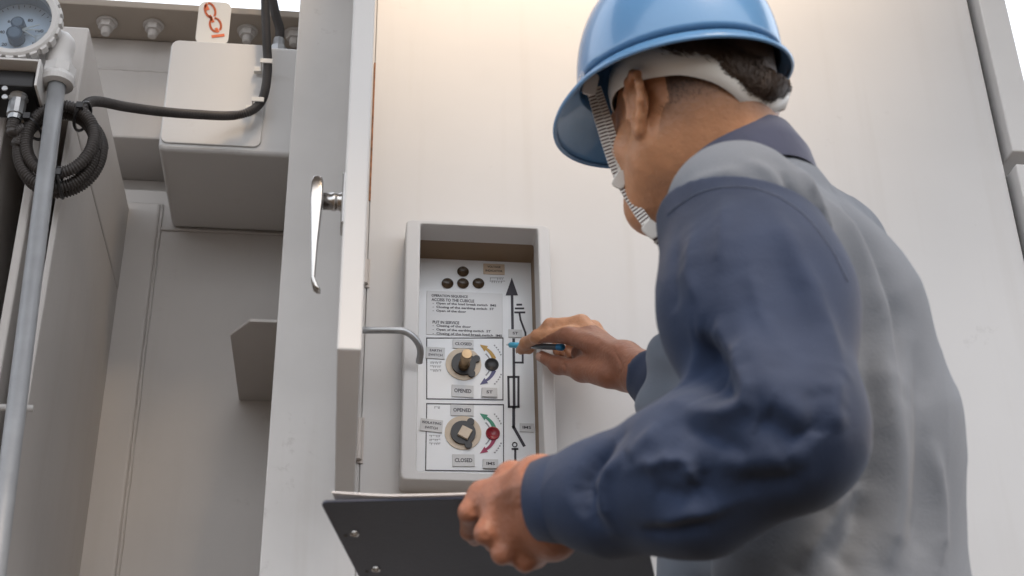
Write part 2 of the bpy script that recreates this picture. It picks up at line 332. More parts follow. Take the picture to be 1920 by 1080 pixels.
def arc(c, r, a0, a1, w_, ma, n=14):                        # arrow sweeping round a point, pixel units
    P = [(c[0]+r*math.cos(math.radians(a0+(a1-a0)*i/n)), c[1]-r*math.sin(math.radians(a0+(a1-a0)*i/n))) for i in range(n+1)]
    g = G(); hw = w_/2
    Q = [np.array(p) for p in P]; V = []
    for i in range(len(Q)):
        d = Q[min(i+1, n)]-Q[max(i-1, 0)]; d = d/np.linalg.norm(d); nn = np.array([-d[1], d[0]])*hw*(1.1-.5*i/n); V.append((Q[i]-nn, Q[i]+nn))
    poly = [v[0] for v in V]+[v[1] for v in V][::-1]
    d = Q[-1]-Q[-2]; d /= np.linalg.norm(d); nn = np.array([-d[1], d[0]])
    for pl in [[V[i][0], V[i+1][0], V[i+1][1], V[i][1]] for i in range(n)]+[[Q[-1]-nn*hw*1.7, Q[-1]+d*w_*2.0, Q[-1]+nn*hw*1.7]]:
        g.prism([W(p[0], p[1], YP)[[0, 2]] for p in pl], YP-.0009, YP-.0002)
    return g.obj('curved_arrow', ma, cb)
arc((893, 684), 35, 18, 58, 7, mat('gold_ink', (.55, .33, .07), .5)); arc((893, 684), 35, -18, -58, 7, mat('indigo_ink', (.09, .09, .22), .5))
arc((893, 813), 35, 18, 58, 7, mat('green_ink', (.04, .28, .17), .5)); arc((893, 813), 35, -18, -58, 7, mat('crimson_ink', (.36, .03, .10), .5))
for cy in (684, 813):
    for s in (1, -1):
        for r_ in (50, 27):
            c0 = W(893, cy, YP)
            for q in range(5):
                an = math.radians(s*(22+q*6)); p = W(893+r_*math.cos(an), cy-r_*math.sin(an), YP)
                if q == 0: g = G()
                dx, dz = -math.sin(an)*.0016, math.cos(an)*.0016; nx, nz = math.cos(an)*.0011, math.sin(an)*.0011
                g.prism([(p[0]-dx-nx, p[2]-dz-nz), (p[0]+dx-nx, p[2]+dz-nz), (p[0]+dx*.6+nx, p[2]+dz*.6+nz), (p[0]-dx*.2+nx, p[2]-dz*.2+nz)], YP-.0006, YP-.0002)
            g.obj('faded_print', FAINT, cb)
for cx_, cy_, lobes, in ((869, 683, ((893, 675), (884, 703))), (868, 812, ((882, 793), (878, 836)))):
    disc(cx_, cy_, .0285, YP-.0016, YP-.0002, CREAM, 'cream_disc', cb, 48)
    g = G(); c = W(cx_, cy_+1, YP); n = 36; g.prism([(c[0]+.0195*math.cos(2*math.pi*i/n), c[2]+.0195*math.sin(2*math.pi*i/n)) for i in range(n)], YP-.006, YP-.0015)
    for l in lobes:
        q = W(l[0], l[1], YP); d = np.array([q[0]-c[0], q[2]-c[2]]); d /= np.linalg.norm(d); nn = np.array([-d[1], d[0]])*.0055
        o2 = np.array([c[0], c[2]]); e2 = np.array([q[0], q[2]])
        g.prism([o2-nn, e2-nn, e2+nn, o2+nn], YP-.0058, YP-.0013)
        g.prism([(q[0]+.0058*math.cos(2*math.pi*i/18), q[2]+.0058*math.sin(2*math.pi*i/18)) for i in range(18)], YP-.0062, YP-.0012)
    sw = g.obj('switch_socket', BLACKM, cb)
    if cy_ < 700:
        c = W(869, 689, YP); g = G(); g.lathe((c[0], YP-.002, c[2]), (.03, -1, 0), [(0, .0088), (.012, .0088), (.013, .0078), (.030, .0076), (.031, .0086), (.046, .0086), (.0475, .0078), (.0475, 0)], 30); k = g.obj('brass_knob', BRASS, cb, smooth=False)
    else:
        c = W(871, 815, YP); r_ = .0125; g = G(); g.prism([(c[0]+r_*math.cos(a), c[2]+r_*math.sin(a)) for a in [math.radians(q+18) for q in (0, 90, 180, 270)]], YP-.011, YP-.0055); g.obj('square_spindle', CREAM, cb, bevel=.0008)
for a, b, ma in ((922, 684, BLACKM), (924, 813, RED)):
    c = W(a, b, YP); g = G(); g.lathe((c[0], YP, c[2]), (0, -1, 0), [(.0002, .0), (.0005, .0075), (.002, .0092), (.0028, .0108), (.0015, .0112), (.0, .0112)], 30); g.obj('position_window', ma, cb, smooth=True)
cuts([(960, 552), (961, 617)], 5).obj('diagram_line', INK, cb); cuts([(963, 637), (964, 764)], 5).obj('diagram_line', INK, cb)
g = G(); g.prism([W(*p, YP)[[0, 2]] for p in ((948, 554), (971, 554), (959.5, 521))], YP-.0009, YP-.0002); g.obj('diagram_arrow', INK, cb)
for a, b, y_, w_ in ((970, 977, 571.5, 3.6), (967, 981, 578.5, 3.4), (966, 983, 586, 3.6)): cuts([(a, y_), (b, y_)], w_, y=YP-.0008).obj('earth_symbol_bar', INK, cb)
cuts([(974, 588), (976, 600), (985, 624), (986, 640)], 3.6).obj('diagram_line', INK, cb); cuts([(980, 642), (980, 680), (965, 680)], 3.6).obj('diagram_line', INK, cb)
cuts([(953, 707), (972, 707), (972, 763), (954, 763)], 4, closed=True).obj('fuse_symbol', INK, cb)
cuts([(963, 765), (963, 801), (982, 835)], 5.4).obj('diagram_line', INK, cb)
cuts([(965+4.2*math.cos(i*math.pi/6), 834-4.2*math.sin(i*math.pi/6)) for i in range(12)], 1.8, closed=True).obj('contact_symbol', INK, cb)
cuts([(961, 842), (970, 842)], 3.6).obj('diagram_line', INK, cb); cuts([(966, 843), (966, 880)], 4).obj('diagram_line', INK, cb)
# ------------------------------------------------------------------ transformer tank, left recess
tk = empty('transformer_tank', 'grey painted transformer tank wall with bolted top flange, left of the cabinet', 'transformer', (-.4, .5, .1))
TX0 = -1.6
z1_, z2_ = 2.256, 2.50
g = G(); g.box((TX0, .5, .1), (XL+.05, 1.6, 2.20)); g.obj('lower_wall', TANK, tk, bevel=.003)
g = G(); g.box((TX0, .40, z1_), (XL+.05, 1.6, z2_)); g.box((TX0, .55, 2.2), (XL+.05, 1.6, z1_)); g.obj('upper_wall', TANK, tk, bevel=.004)
zf = W(300, 5, .3)[2]
g = G(); g.box((TX0, .30, z2_+.0005), (XL+.05, 1.6, zf)); fl = g.obj('flange', mat('flange_shade_brown', (.36, .31, .26), .55, var=.08, dirt=.5), tk, bevel=.002)  # shade of the underside put into the flange colour as darker brown
for bx in (200, 288, 465, 553):
    p = W(bx, 47, .35); c = (p[0], .35, z2_+.0005); g = G()
    hx = [(c[0]+.016*math.cos(math.pi/3*i), c[1]+.016*math.sin(math.pi/3*i)) for i in range(6)]
    g.prismz(hx, z2_-.016, z2_-.003); g.lathe(c, (0, 0, -1), [(0.0006, .0), (.0006, .021), (.0034, .021), (.0034, .0)], 20); g.lathe(c, (0, 0, -1), [(.015, .009), (.030, .009), (.032, .007), (.032, 0)], 14)
    g.obj('bolt', TANK, fl)
def bead(a, b, r, n=60, name='weld_bead', par=tk):
    a, b = np.array(a), np.array(b); rr = random.Random(int(abs(a[0]*991)+b[2]*77)); pts = [a+(b-a)*i/n+np.array([rr.uniform(-1, 1), 0, rr.uniform(-1, 1)])*r*.18 for i in range(n+1)]
    g = G(); g.tube(pts, [r*rr.uniform(.8, 1.15) for _ in pts], 8); return g.obj(name, TANK, par, smooth=True)
bead((-.60, .401, W(250, 131, .4)[2]), (XL, .401, W(250, 131, .4)[2]), .004)
xw_ = W(262, 735, .5)[0]
g = G(); zt_ = W(270, 384, .5)[2]; g.box((-.60, .488, .1), (xw_-.002, .501, zt_)); g.obj('side_rib', TANK, tk, bevel=.006, seg=3)
bead((xw_, .498, .12), (xw_, .498, zt_), .004, 90); bead((xw_, .498, W(300, 430, .5)[2]), (XL, .499, W(300, 430, .5)[2]), .0035)
bk = W(468, 603, .18); zb_ = bk[2]; xb = W(450, 750, .5)[0]; xn = W(430, 628, .22)[0]; x2 = bk[0]
bp_ = [(x2, .18), (XL+.05, .18), (XL+.05, .5), (xb-.002, .5), (xn, .235)]
g = G(); g.prismz(bp_, zb_, zb_+.006); g.obj('bracket', TANK, tk, bevel=.0015)
# cable box
cx0 = -.373
bx = empty('cable_box', 'pale rounded metal cable box mounted high on the tank, under the flange', 'junction box', (cx0, .5, 2.116))
za, zbm = W(430, 74, .21)[2], 2.112
g = G(); g.prism(rrect(cx0, zbm, .02, za, .012, 5), .222, .499); g.obj('body', PALE, bx, bevel=.010, seg=4)
xc1 = W(497, 160, .205)[0]; g = G(); g.prism(rrect(cx0+.003, zbm+.012, xc1, za-.002, .014, 5), .218, .2225); g.obj('cover', PALE, bx, bevel=.004, seg=3)
gc = W(524, 72, .28); g = G()
g.lathe((gc[0], .27, za), (0, 0, 1), [(-.001, .0), (-.001, .024), (.010, .024), (.012, .02), (.02, .018), (.034, .016), (.035, .0115), (.055, .011), (.055, 0)], 8)
g.obj('cable_gland', GALV, bx)
# hazard plate
hp = empty('warning_plate', 'rounded white plate with an orange chain link emblem above the pale cable box', 'sign', W(400, 70, .255))
a, b = W(366, 74, .255), W(435, 5, .255)
g = G(); g.prism(rrect(a[0], a[2]-.01, b[0], b[2], .016, 8), .255, .2575); g.obj('plate', WHITEP, hp, bevel=.0006)
ORG = mat('orange_ink', (.75, .16, .05), .5)
def linkp(c, w_, h_, tilt, gaps):
    for (s, e_) in gaps:
        g = G(); pts = []
        for i in range(13):
            an = s+(e_-s)*i/12; u, v = w_*math.cos(an), h_*math.sin(an); pts.append((c[0]+u*math.cos(tilt)-v*math.sin(tilt), c[1]+u*math.sin(tilt)+v*math.cos(tilt)))
        P = [W(x, y, .255) for x, y in pts]
        for p, q in zip(P[:-1], P[1:]):
            d = np.array([q[0]-p[0], q[2]-p[2]]); d /= np.linalg.norm(d)+1e-9; n = np.array([-d[1], d[0]])*.0021; p2 = np.array([p[0], p[2]]); q2 = np.array([q[0], q[2]])
            g.prism([p2-n-d*.0006, q2-n+d*.0006, q2+n+d*.0006, p2+n-d*.0006], .2538, .2549)
        g.obj('chain_link_emblem', ORG, hp)
pi = math.pi
linkp((394, 20), 9, 14, -.35, ((pi*.55, pi*1.45), (-pi*.45, pi*.35))); linkp((404, 47), 10, 13, -.35, ((pi*.6, pi*1.4), (-pi*.4, pi*.35)))
for x0, y0, x1, y1, w_ in ((386, 10, 390, 19, 7), (393, 29, 400, 42, 6), (405, 53, 409, 61, 6), (397, 69, 421, 66, 7)):
    g = G(); p, q = W(x0, y0, .255)[[0, 2]], W(x1, y1, .255)[[0, 2]]; d = (q-p)/np.linalg.norm(q-p); n = np.array([-d[1], d[0]])*w_*.00045
    g.prism([p-n, q-n, q+n, p+n], .2538, .2549); g.obj('chain_link_emblem', ORG, hp)
# corrugated conduit
def corr(path, r, pitch=.0045, name='hose', ma=RUBBER, parent=None, amp=.10, n=14):
    P = [np.asarray(p) for p in path]; L = [0]
    for a, b in zip(P[:-1], P[1:]): L.append(L[-1]+np.linalg.norm(b-a))
    L = np.array(L); P = np.array(P); s = np.arange(0, L[-1], pitch/4); Q = np.stack([np.interp(s, L, P[:, i]) for i in range(3)], 1)
    rs = [r*(1+(amp if (i % 4) in (1, 2) else -amp)) for i in range(len(Q))]
    g = G(); g.tube(list(Q), rs, n); return g.obj(name, ma, parent, smooth=True)
cc = empty('corrugated_cable', 'dark corrugated cable looping over the pale box toward the coil', 'cable', W(400, 218, .19))
R1 = .0078
pth = spl([W(497, -160, .19), W(497, -20, .19), W(499, 60, .19), W(502, 120, .19), W(498, 165, .19), W(488, 193, .19), W(466, 210, .185), W(430, 217, .18), W(360, 214, .12), W(300, 209, .06), W(235, 200, -.02), W(190, 191, -.09), W(168, 192, -.115), W(157, 205, -.125), W(160, 216, -.125)], 10)
corr(pth, R1, .0040, 'conduit', parent=cc)
for x_, y_ in ((500, 118), (484, 190)):
    p = W(x_, y_, .186); g = G(); g.box((p[0]-.012, .1785, p[2]-.005), (p[0]+.011, .1815, p[2]+.005)); g.box((p[0]-.011, .1795, p[2]-.0045), (p[0]-.009, .212, p[2]+.0045)); g.box((p[0]-.024, .203, p[2]-.007), (p[0]-.009, .2125, p[2]+.004)); g.obj('white_clip', WHITEP, cc, bevel=.001)
c2 = spl([(gc[0], .27, za+.05), (gc[0], .268, za+.08), (gc[0]-.012, .262, za+.12), (gc[0]-.025, .258, za+.2), (gc[0]-.02, .255, za+.35)], 8)
corr(c2, .0085, .004, 'cable_tail', parent=bx)
# ------------------------------------------------------------------ radiator
rd = empty('radiator', 'tall pale transformer radiator with dark slots between its fins at the left edge', 'radiator', (-.46, -.07, .3))
xf = -.458; zr = 2.148; ym = -.07
zh = W(150, 225, ym)[2]
g = G(); g.box((-1.5, ym, zh), (xf-.0, .499, zr)); g.obj('header', TANK, rd, bevel=.004)
g = G(); g.box((xf-.010, ym, .3), (xf-.0005, .489, zh-.001)); g.obj('end_fin', TANK, rd, bevel=.003)
for i in range(12):
    x = W(74, 262, ym)[0]-i*.058; g = G(); g.box((x-.011, ym, .3), (x+.003, .45, zh-.001)); g.obj('fin', TANK, rd, bevel=.003)
g = G(); g.box((-1.5, .42, .3), (xf-.012, .43, zh-.002)); g.obj('fin_backing', SEAM, rd)
g = G(); p = W(62, 766, -.082); g.tube([(-1.3, -.082, p[2]), (p[0], -.082, p[2])], .0052, 12); g.obj('tie_rod', PALE, rd, smooth=True)
# grey conduit pipe
p0, p1 = W(108, 150, -.16), W(0, 1010, -.16)
pipe = G(); zlow = .0; d = (p1-p0)/(p1[2]-p0[2]); e_ = p0+d*(.0-p0[2])
pipe.tube([p0, e_], .0132, 24); tagit(pipe.obj('conduit_pipe', CONDUIT, smooth=True), 'straight grey conduit pipe running down from the round gauge through the coil', 'pipe')
# ------------------------------------------------------------------ dial gauge
GY = -.20; gp = W(29, 36, GY); gx, gz = gp[0], gp[2]
ga = empty('dial_gauge', 'round temperature dial with ribbed bezel and white scale at the top left corner', 'gauge', (gx, GY, gz))
ax = np.array([.0, -1.0, -.12]); ax /= np.linalg.norm(ax); gc3 = np.array([gx, GY, gz])
ex = np.cross([0, 0, 1], ax); ex = -ex/np.linalg.norm(ex); 
if ex[0] < 0: ex = -ex
ez = np.cross(ex, ax); ez = ez if ez[2] > 0 else -ez
RG = .0665
g = G(); g.lathe(gc3, ax, [(.0, RG-.012), (.004, RG-.012), (.006, RG-.004), (.003, RG), (-.012, RG), (-.014, RG-.004), (-.014, RG-.012), (-.010, RG-.0135), (.0, RG-.012)], 72)
for i in range(24):
    an = 2*pi*i/24; dr = ex*math.cos(an)+ez*math.sin(an); tn = -ex*math.sin(an)+ez*math.cos(an); V = []
    for s1 in (-.0125, .003):
        for q, rr_ in ((-.0062, RG-.001), (.0062, RG-.001), (.0054, RG+.0035), (-.0054, RG+.0035)): V.append(gc3+ax*s1+dr*rr_+tn*q)
    g.add(V, [(0, 1, 2, 3), (7, 6, 5, 4), (0, 4, 5, 1), (1, 5, 6, 2), (2, 6, 7, 3), (3, 7, 4, 0)])
g.obj('bezel', PALE, ga, bevel=.0008)
g = G(); g.lathe(gc3, ax, [(-.010, RG-.013), (-.045, RG-.013)], 56); g.obj('inner_wall', mat('gauge_inner', (.22, .26, .31), .4), ga, smooth=True)
g = G(); g.lathe(gc3, ax, [(-.040, 0), (-.040, RG-.0132)], 56); dial = g.obj('dial_face', mat('dial_white', (.62, .66, .72), .4), ga)
g = G()
for i in range(31):
    an = math.radians(-60+i*10); dr = ex*math.sin(an-pi/2*0)+ez*math.cos(an)*1; dr = ex*math.cos(an-pi/2)+ez*math.sin(an-pi/2)*-1
    tn = np.cross(dr, ax); r1, r2 = RG-.019-(.004 if i % 5 == 0 else 0), RG-.0155; c = gc3+ax*-.0395; q = .0005
    g.add([c+dr*r1-tn*q, c+dr*r2-tn*q, c+dr*r2+tn*q, c+dr*r1+tn*q], [(0, 1, 2, 3)])
g.obj('scale_marks', INK, dial)
def ontodial(txt, u, v, h_, wd, rot=0):
    o = lettering(txt, (0, 0, 0), h_, wd, INK, None, rot); me = o.data
    co = np.array([v_.co[:] for v_ in me.vertices])+np.array(o.location); P = gc3+ax*-.0392+np.outer(co[:, 0]+u, ex)+np.outer(co[:, 2]+v, ez)
    bpy.data.objects.remove(o); mesh('lettering', P, [tuple(p.vertices) for p in me.polygons], INK, dial)
for t_, u, v in (('20', -.022, -.022), ('40', -.028, .0), ('60', -.018, .02), ('80', .012, .024), ('100', .028, .006), ('120', .026, -.018), ('°C', .004, -.006)): ontodial(t_, u, v, .0055, .004*len(t_))
g = G()
for rr_, c_, h_ in ((.013, gc3+ex*-.004-ez*.012, .020), (.011, gc3+ex*-.002+ez*.008, .018)): g.lathe(c_+ax*-.039, ax, [(0, rr_), (h_, rr_*.95), (h_+.002, rr_*.7), (h_+.002, 0)], 24)
g.obj('pointer_hub', mat('blue_grey_plastic', (.045, .085, .13), .3), dial, smooth=False)
g = G()
for (u, v) in ((.030, .012), (.032, .002), (.028, -.014)): g.tube([gc3+ax*-.028+ex*.004, gc3+ax*-.030+ex*u+ez*v], [.0016, .0009], 8)
g.obj('pointer', WHITEP, dial)
gl = bpy.data.materials.new('gauge_glass'); gl.use_nodes = True; N = gl.node_tree.nodes; L = gl.node_tree.links
gb = N.new('ShaderNodeBsdfGlossy'); gb.inputs['Roughness'].default_value = .03; tb = N.new('ShaderNodeBsdfTransparent'); tb.inputs[0].default_value = (.78, .86, .93, 1)
fr = N.new('ShaderNodeFresnel'); fr.inputs[0].default_value = 1.45; mxs = N.new('ShaderNodeMixShader'); L.new(fr.outputs[0], mxs.inputs[0]); L.new(tb.outputs[0], mxs.inputs[1]); L.new(gb.outputs[0], mxs.inputs[2]); L.new(mxs.outputs[0], N['Material Output'].inputs[0])
g = G(); g.lathe(gc3, ax, [(.001, 0), (.001, RG-.012)], 48); g.obj('glass', gl, ga)
g = G(); g.lathe(gc3, ax, [(-.014, RG-.006), (-.018, RG-.010), (-.060, RG-.012), (-.075, RG-.016), (-.078, 0)], 56); g.obj('housing', PALE, ga, smooth=False, bevel=.001)
bz = gc3+ax*-.05-ez*.052; g = G(); g.lathe(bz+ez*.002, -ez, [(0, .012), (.006, .012), (.007, .010), (.007, 0)], 20); g.obj('boss', PALE, ga)
tp = W(112, 100, -.16); nt_ = W(110, 140, -.16)
g = G(); g.tube(spl([gc3+ax*-.045+ex*.030-ez*.02, np.array([tp[0], -.16, tp[2]+.02]), np.array([tp[0], -.16, tp[2]-.01]), np.array([nt_[0], -.16, nt_[2]+.004])], 8), .0195, 24); g.obj('side_arm', PALE, ga, smooth=True)
g = G(); g.lathe((nt_[0], -.16, nt_[2]+.012), (.0, 0, -1), [(-.002, .018), (0, .0255), (.016, .0255), (.020, .0235), (.030, .022), (.031, .015), (.03, .012)], 8); g.lathe((nt_[0], -.16, nt_[2]-.004), (0, 0, -1), [(0, .024), (.008, .0265), (.016, .0245), (.018, .0145)], 30); g.obj('coupling_nut', PALE, ga)
q0, q1 = W(0, 150, -.14), W(84, 160, -.14)
zq = q1[2]
g = G(); g.box((q0[0]-.05, -.20, zq), (q1[0], -.072, zq+.004)); g.box((q1[0]-.0, -.20, zq-.045), (q1[0]+.004, -.072, zq+.0045)); g.obj('mounting_bracket', PALE, ga, bevel=.001)
g = G(); g.box((W(2, 0, -.15)[0], -.175, zq-.030), (q1[0]-.008, -.09, zq-.001)); blk = g.obj('terminal_block', BLACKM, ga, bevel=.002)
for x_ in (10, 12):
    p = W(9, 166 if x_ == 10 else 182, -.176); g = G(); g.lathe((p[0], -.1755, p[2]), (0, -1, 0), [(0, .0045), (.002, .0045), (.0025, .0035), (.0025, 0)], 14); g.obj('screw', GALV, blk)
kx = W(36, 178, -.15); g = G(); g.lathe((kx[0], -.15, zq-.022), (0, 0, -1), [(0, .014), (.006, .015), (.010, .012), (.014, .0155), (.018, .0125), (.022, .0125), (.023, .0135), (.045, .0135), (.046, .011), (.054, .0105)], 12); g.obj('connector', GALV, ga)
# coil
cl = empty('cable_coil', 'black corrugated cable coiled in three loops and tied, hanging under the gauge', 'cable coil', W(107, 272, -.14))
cxy = W(107, 270, -.135)
def loop(rx, rz, dx, dz, y, a0, a1, r=.0088):
    return [np.array([cxy[0]+dx+rx*math.cos(a), y+.004*math.sin(a*1.5+dx*300), cxy[2]+dz+rz*math.sin(a)]) for a in np.linspace(math.radians(a0), math.radians(a1), 64)]
corr(loop(.056, .068, .0, -.004, -.128, 0, 360), .0087, .0042, 'loop', parent=cl)
corr(loop(.050, .060, .006, .003, -.143, 20, 380), .0087, .0042, 'loop', parent=cl)
corr(loop(.060, .071, .003, .001, -.112, 10, 370), .0087, .0042, 'loop', parent=cl)
corr(spl([np.array([kx[0], -.15, zq-.076]), np.array([kx[0]+.0, -.148, zq-.095]), np.array([cxy[0]-.052, -.140, cxy[2]+.02]), np.array([cxy[0]-.058, -.138, cxy[2]-.01])], 8), .0087, .0042, 'lead', parent=cl)
for an in (150, 62, -80):
    a = math.radians(an); c = np.array([cxy[0]+.003+.056*math.cos(a), -.128, cxy[2]+.066*math.sin(a)]); dr = np.array([math.cos(a), 0, math.sin(a)]); pts = [c+dr*.021*math.cos(t)+np.array([0, .028*math.sin(t), 0]) for t in np.linspace(0, 2*pi, 25)]
    g = G(); g.tube(pts, .0024, 8); g.box(c-[.005, .032, .005], c+[.005, -.022, .005]); g.obj('cable_tie', BLACKM, cl, smooth=False)
# ================================================================== person
# --- small signed-distance modeller: smooth unions of tapered limbs and ellipsoids, meshed with surface nets
def rc(a, b, ra, rb, k=.01, op='u', n=None, s=1.0): return dict(t='rc', a=np.array(a, float), b=np.array(b, float), ra=ra, rb=rb, k=k, op=op, n=None if n is None else np.array(n, float), s=s)
def el(c, r, fr=None, k=.01, op='u'): return dict(t='el', c=np.array(c, float), r=np.array(r, float), fr=np.eye(3) if fr is None else np.array(fr, float), k=k, op=op)
def pl(c, n, k=.002): n = np.array(n, float); return dict(t='pl', c=np.array(c, float), n=n/np.linalg.norm(n), k=k, op='s')
def pd(p, P):
    if p['t'] == 'pl': return -((P-p['c'])@p['n'])
    if p['t'] == 'rc':
        ba = p['b']-p['a']; pa = P-p['a']; h = np.clip(pa@ba/max(ba@ba, 1e-9), 0, 1); q = pa-h[..., None]*ba
        if p['n'] is not None:
            qn = q@p['n']; q = q+(qn*(1/p['s']-1))[..., None]*p['n']
            return (np.sqrt((q*q).sum(-1))-(p['ra']+(p['rb']-p['ra'])*h))*(1 if p['s'] > 1 else (p['s']+1)/2)
        return np.sqrt((q*q).sum(-1))-(p['ra']+(p['rb']-p['ra'])*h)
    q = (P-p['c'])@p['fr'].T; k0 = np.sqrt(((q/p['r'])**2).sum(-1)); k1 = np.sqrt(((q/p['r']**2)**2).sum(-1))+1e-9
    return k0*(k0-1)/k1
def comb(d, e, p):
    k = p['k']
    if p['op'] == 'u': h = np.maximum(k-np.abs(d-e), 0)/k; return np.minimum(d, e)-h*h*k*.25
    e = -e; h = np.maximum(k-np.abs(d-e), 0)/k; return np.maximum(d, e)+h*h*k*.25
def sdf(prims, P):
    d = np.full(P.shape[:-1], 1e3, np.float32)
    for p in prims: d = comb(d, pd(p, P), p)
    return d
def nets(prims, h, B=10):
    lo = np.full(3, 1e9); hi = -lo
    for p in prims:
        if p['op'] != 'u': continue
        for c, r in ([(p['a'], p['ra']*max(1, p['s'])), (p['b'], p['rb']*max(1, p['s']))] if p['t'] == 'rc' else [(p['c'], p['r'].max())]):
            lo = np.minimum(lo, c-r-.01); hi = np.maximum(hi, c+r+.01)
    lo = lo-h*2; nb = np.ceil((hi-lo)/(h*B)).astype(int)+1
    ii = np.stack(np.meshgrid(*[np.arange(n) for n in nb], indexing='ij'), -1).reshape(-1, 3)
    cen = lo+(ii+.5)*h*B; br = h*B*.87
    D = np.stack([pd(p, cen) for p in prims]); d = np.full(len(cen), 1e3)
    for j, p in enumerate(prims): d = comb(d, D[j], p)
    act = np.where(np.abs(d) < br*1.5+.012)[0]
    loc = np.stack(np.meshgrid(*[np.arange(B+1)]*3, indexing='ij'), -1)
    NY, NZ = nb[1]*B+2, nb[2]*B+2; key = lambda c: (c[..., 0]*NY+c[..., 1])*NZ+c[..., 2]
    VK, VP, QK = [], [], []
    off = [np.array(o) for o in ((0, 0, 0), (1, 0, 0), (0, 1, 0), (1, 1, 0), (0, 0, 1), (1, 0, 1), (0, 1, 1), (1, 1, 1))]
    E12 = [(0, 1), (2, 3), (4, 5), (6, 7), (0, 2), (1, 3), (4, 6), (5, 7), (0, 4), (1, 5), (2, 6), (3, 7)]
    for b in act:
        base = ii[b]*B; P = (lo+(base+loc)*h).astype(np.float32)
        v = np.full(P.shape[:-1], 1e3, np.float32)
        for j, p in enumerate(prims):
            if D[j, b] < br*2.2+p['k']+.012: v = comb(v, pd(p, P), p)
        v = np.where(v == 0, 1e-7, v); 
        if (v > 0).all() or (v < 0).all(): continue
        c = [v[o[0]:o[0]+B, o[1]:o[1]+B, o[2]:o[2]+B] for o in off]
        acc = np.zeros((B, B, B, 3)); cnt = np.zeros((B, B, B))
        for i, j in E12:
            m_ = (c[i] > 0) != (c[j] > 0); t = np.where(m_, c[i]/np.where(m_, c[i]-c[j], 1), 0)
            acc += m_[..., None]*(off[i]+t[..., None]*(off[j]-off[i])); cnt += m_
        on = np.argwhere(cnt > 0)
        if len(on): VK.append(key(on+base)); VP.append(lo+(on+base+acc[cnt > 0]/cnt[cnt > 0][:, None])*h)
        for a in range(3):
            e = np.zeros(3, int); e[a] = 1; v0 = v[:B, :B, :B]; v1 = v[e[0]:B+e[0], e[1]:B+e[1], e[2]:B+e[2]]
            m_ = (v0 > 0) != (v1 > 0); q = np.argwhere(m_)
            if not len(q): continue
            fl_ = (v0[m_] > 0); u_ = np.zeros(3, int); u_[(a+1) % 3] = 1; w_ = np.zeros(3, int); w_[(a+2) % 3] = 1; g_ = q+base
            k4 = np.stack([key(g_-u_-w_), key(g_-w_), key(g_), key(g_-u_)], 1); k4[fl_] = k4[fl_][:, ::-1]; QK.append(k4)
    VK = np.concatenate(VK); VP = np.concatenate(VP); QK = np.concatenate(QK); o = np.argsort(VK); VK, VP = VK[o], VP[o]
    ix = np.clip(np.searchsorted(VK, QK), 0, len(VK)-1); ok = (VK[ix] == QK).all(1); return VP, ix[ok]
def vnorm(V, Q):
    n = np.zeros_like(V); fn = np.cross(V[Q[:, 2]]-V[Q[:, 0]], V[Q[:, 3]]-V[Q[:, 1]])
    for i in range(4): np.add.at(n, Q[:, i], fn)
    return n/(np.linalg.norm(n, axis=1)[:, None]+1e-12)
def relax(V, Q, it=3, lam=.5):
    for _ in range(it):
        s = np.zeros_like(V); c = np.zeros(len(V))
        for i in range(4):
            a, b = Q[:, i], Q[:, (i+1) % 4]; np.add.at(s, a, V[b]); np.add.at(s, b, V[a]); np.add.at(c, a, 1); np.add.at(c, b, 1)
        V = V+lam*(s/np.maximum(c, 1)[:, None]-V)
    return V
def strokes(V, Q, SK):
    """push ridges and valleys into cloth; each stroke is (photo points, width m, height m), found on the near surface first"""
    N = vnorm(V, Q); px = pr(V); face = ((CAM-V)*N).sum(1) > 0; D = np.zeros(len(V))
    idx = np.where(face)[0]; pf = px[idx]
    for pts, wd, ht in SK:
        P3 = []
        for x, y, _q in spl([(a, b, 0) for a, b in pts], 5):
            d2 = (pf[:, 0]-x)**2+(pf[:, 1]-y)**2; near = d2 < 12**2
            if not near.any(): near = d2 <= d2.min()+1e-6
            c_ = idx[near]; P3.append(V[c_[np.argmin(px[c_, 2])]])
        P3 = np.array(P3); best = np.full(len(V), 9.); ss = np.zeros(len(V)); n = len(P3)-1
        for i in range(n):
            a, b = P3[i], P3[i+1]; ba = b-a; t = np.clip((V-a)@ba/(ba@ba+1e-9), 0, 1); dd = np.linalg.norm(V-a-t[:, None]*ba, axis=1)
            m_ = dd < best; best[m_] = dd[m_]; ss[m_] = (i+t[m_])/n
        tp_ = np.clip(np.minimum(ss, 1-ss)*4, .25, 1)
        e_ = wd*.22; D += ht*tp_*(np.exp(-((np.sqrt(best**2+e_**2)-e_)/wd)**1.35)*1.2-.2*np.exp(-(best/wd/2.4)**2))
    return V+N*D[:, None]
def wrinkle(V, Q, dirs, amp, seed=0, wl=.03):
    r_ = np.random.default_rng(seed); N = vnorm(V, Q); D = np.zeros(len(V)); warp = sum(np.sin(V@(r_.normal(size=3)*14)+r_.random()*6)*1.1 for _ in range(4))
    gate = .5+.5*np.sin(V@(r_.normal(size=3)*11)+2)*np.sin(V@(r_.normal(size=3)*9)+1)
    for d_ in dirs:
        k_ = np.array(d_)/np.linalg.norm(d_)*2*pi/wl/r_.uniform(.8, 1.3); D += ((1-np.abs(np.sin((V@k_)*.5+warp)))**2-.4)*gate
        warp = warp*.8+1
    return V+N*(D*amp)[:, None]
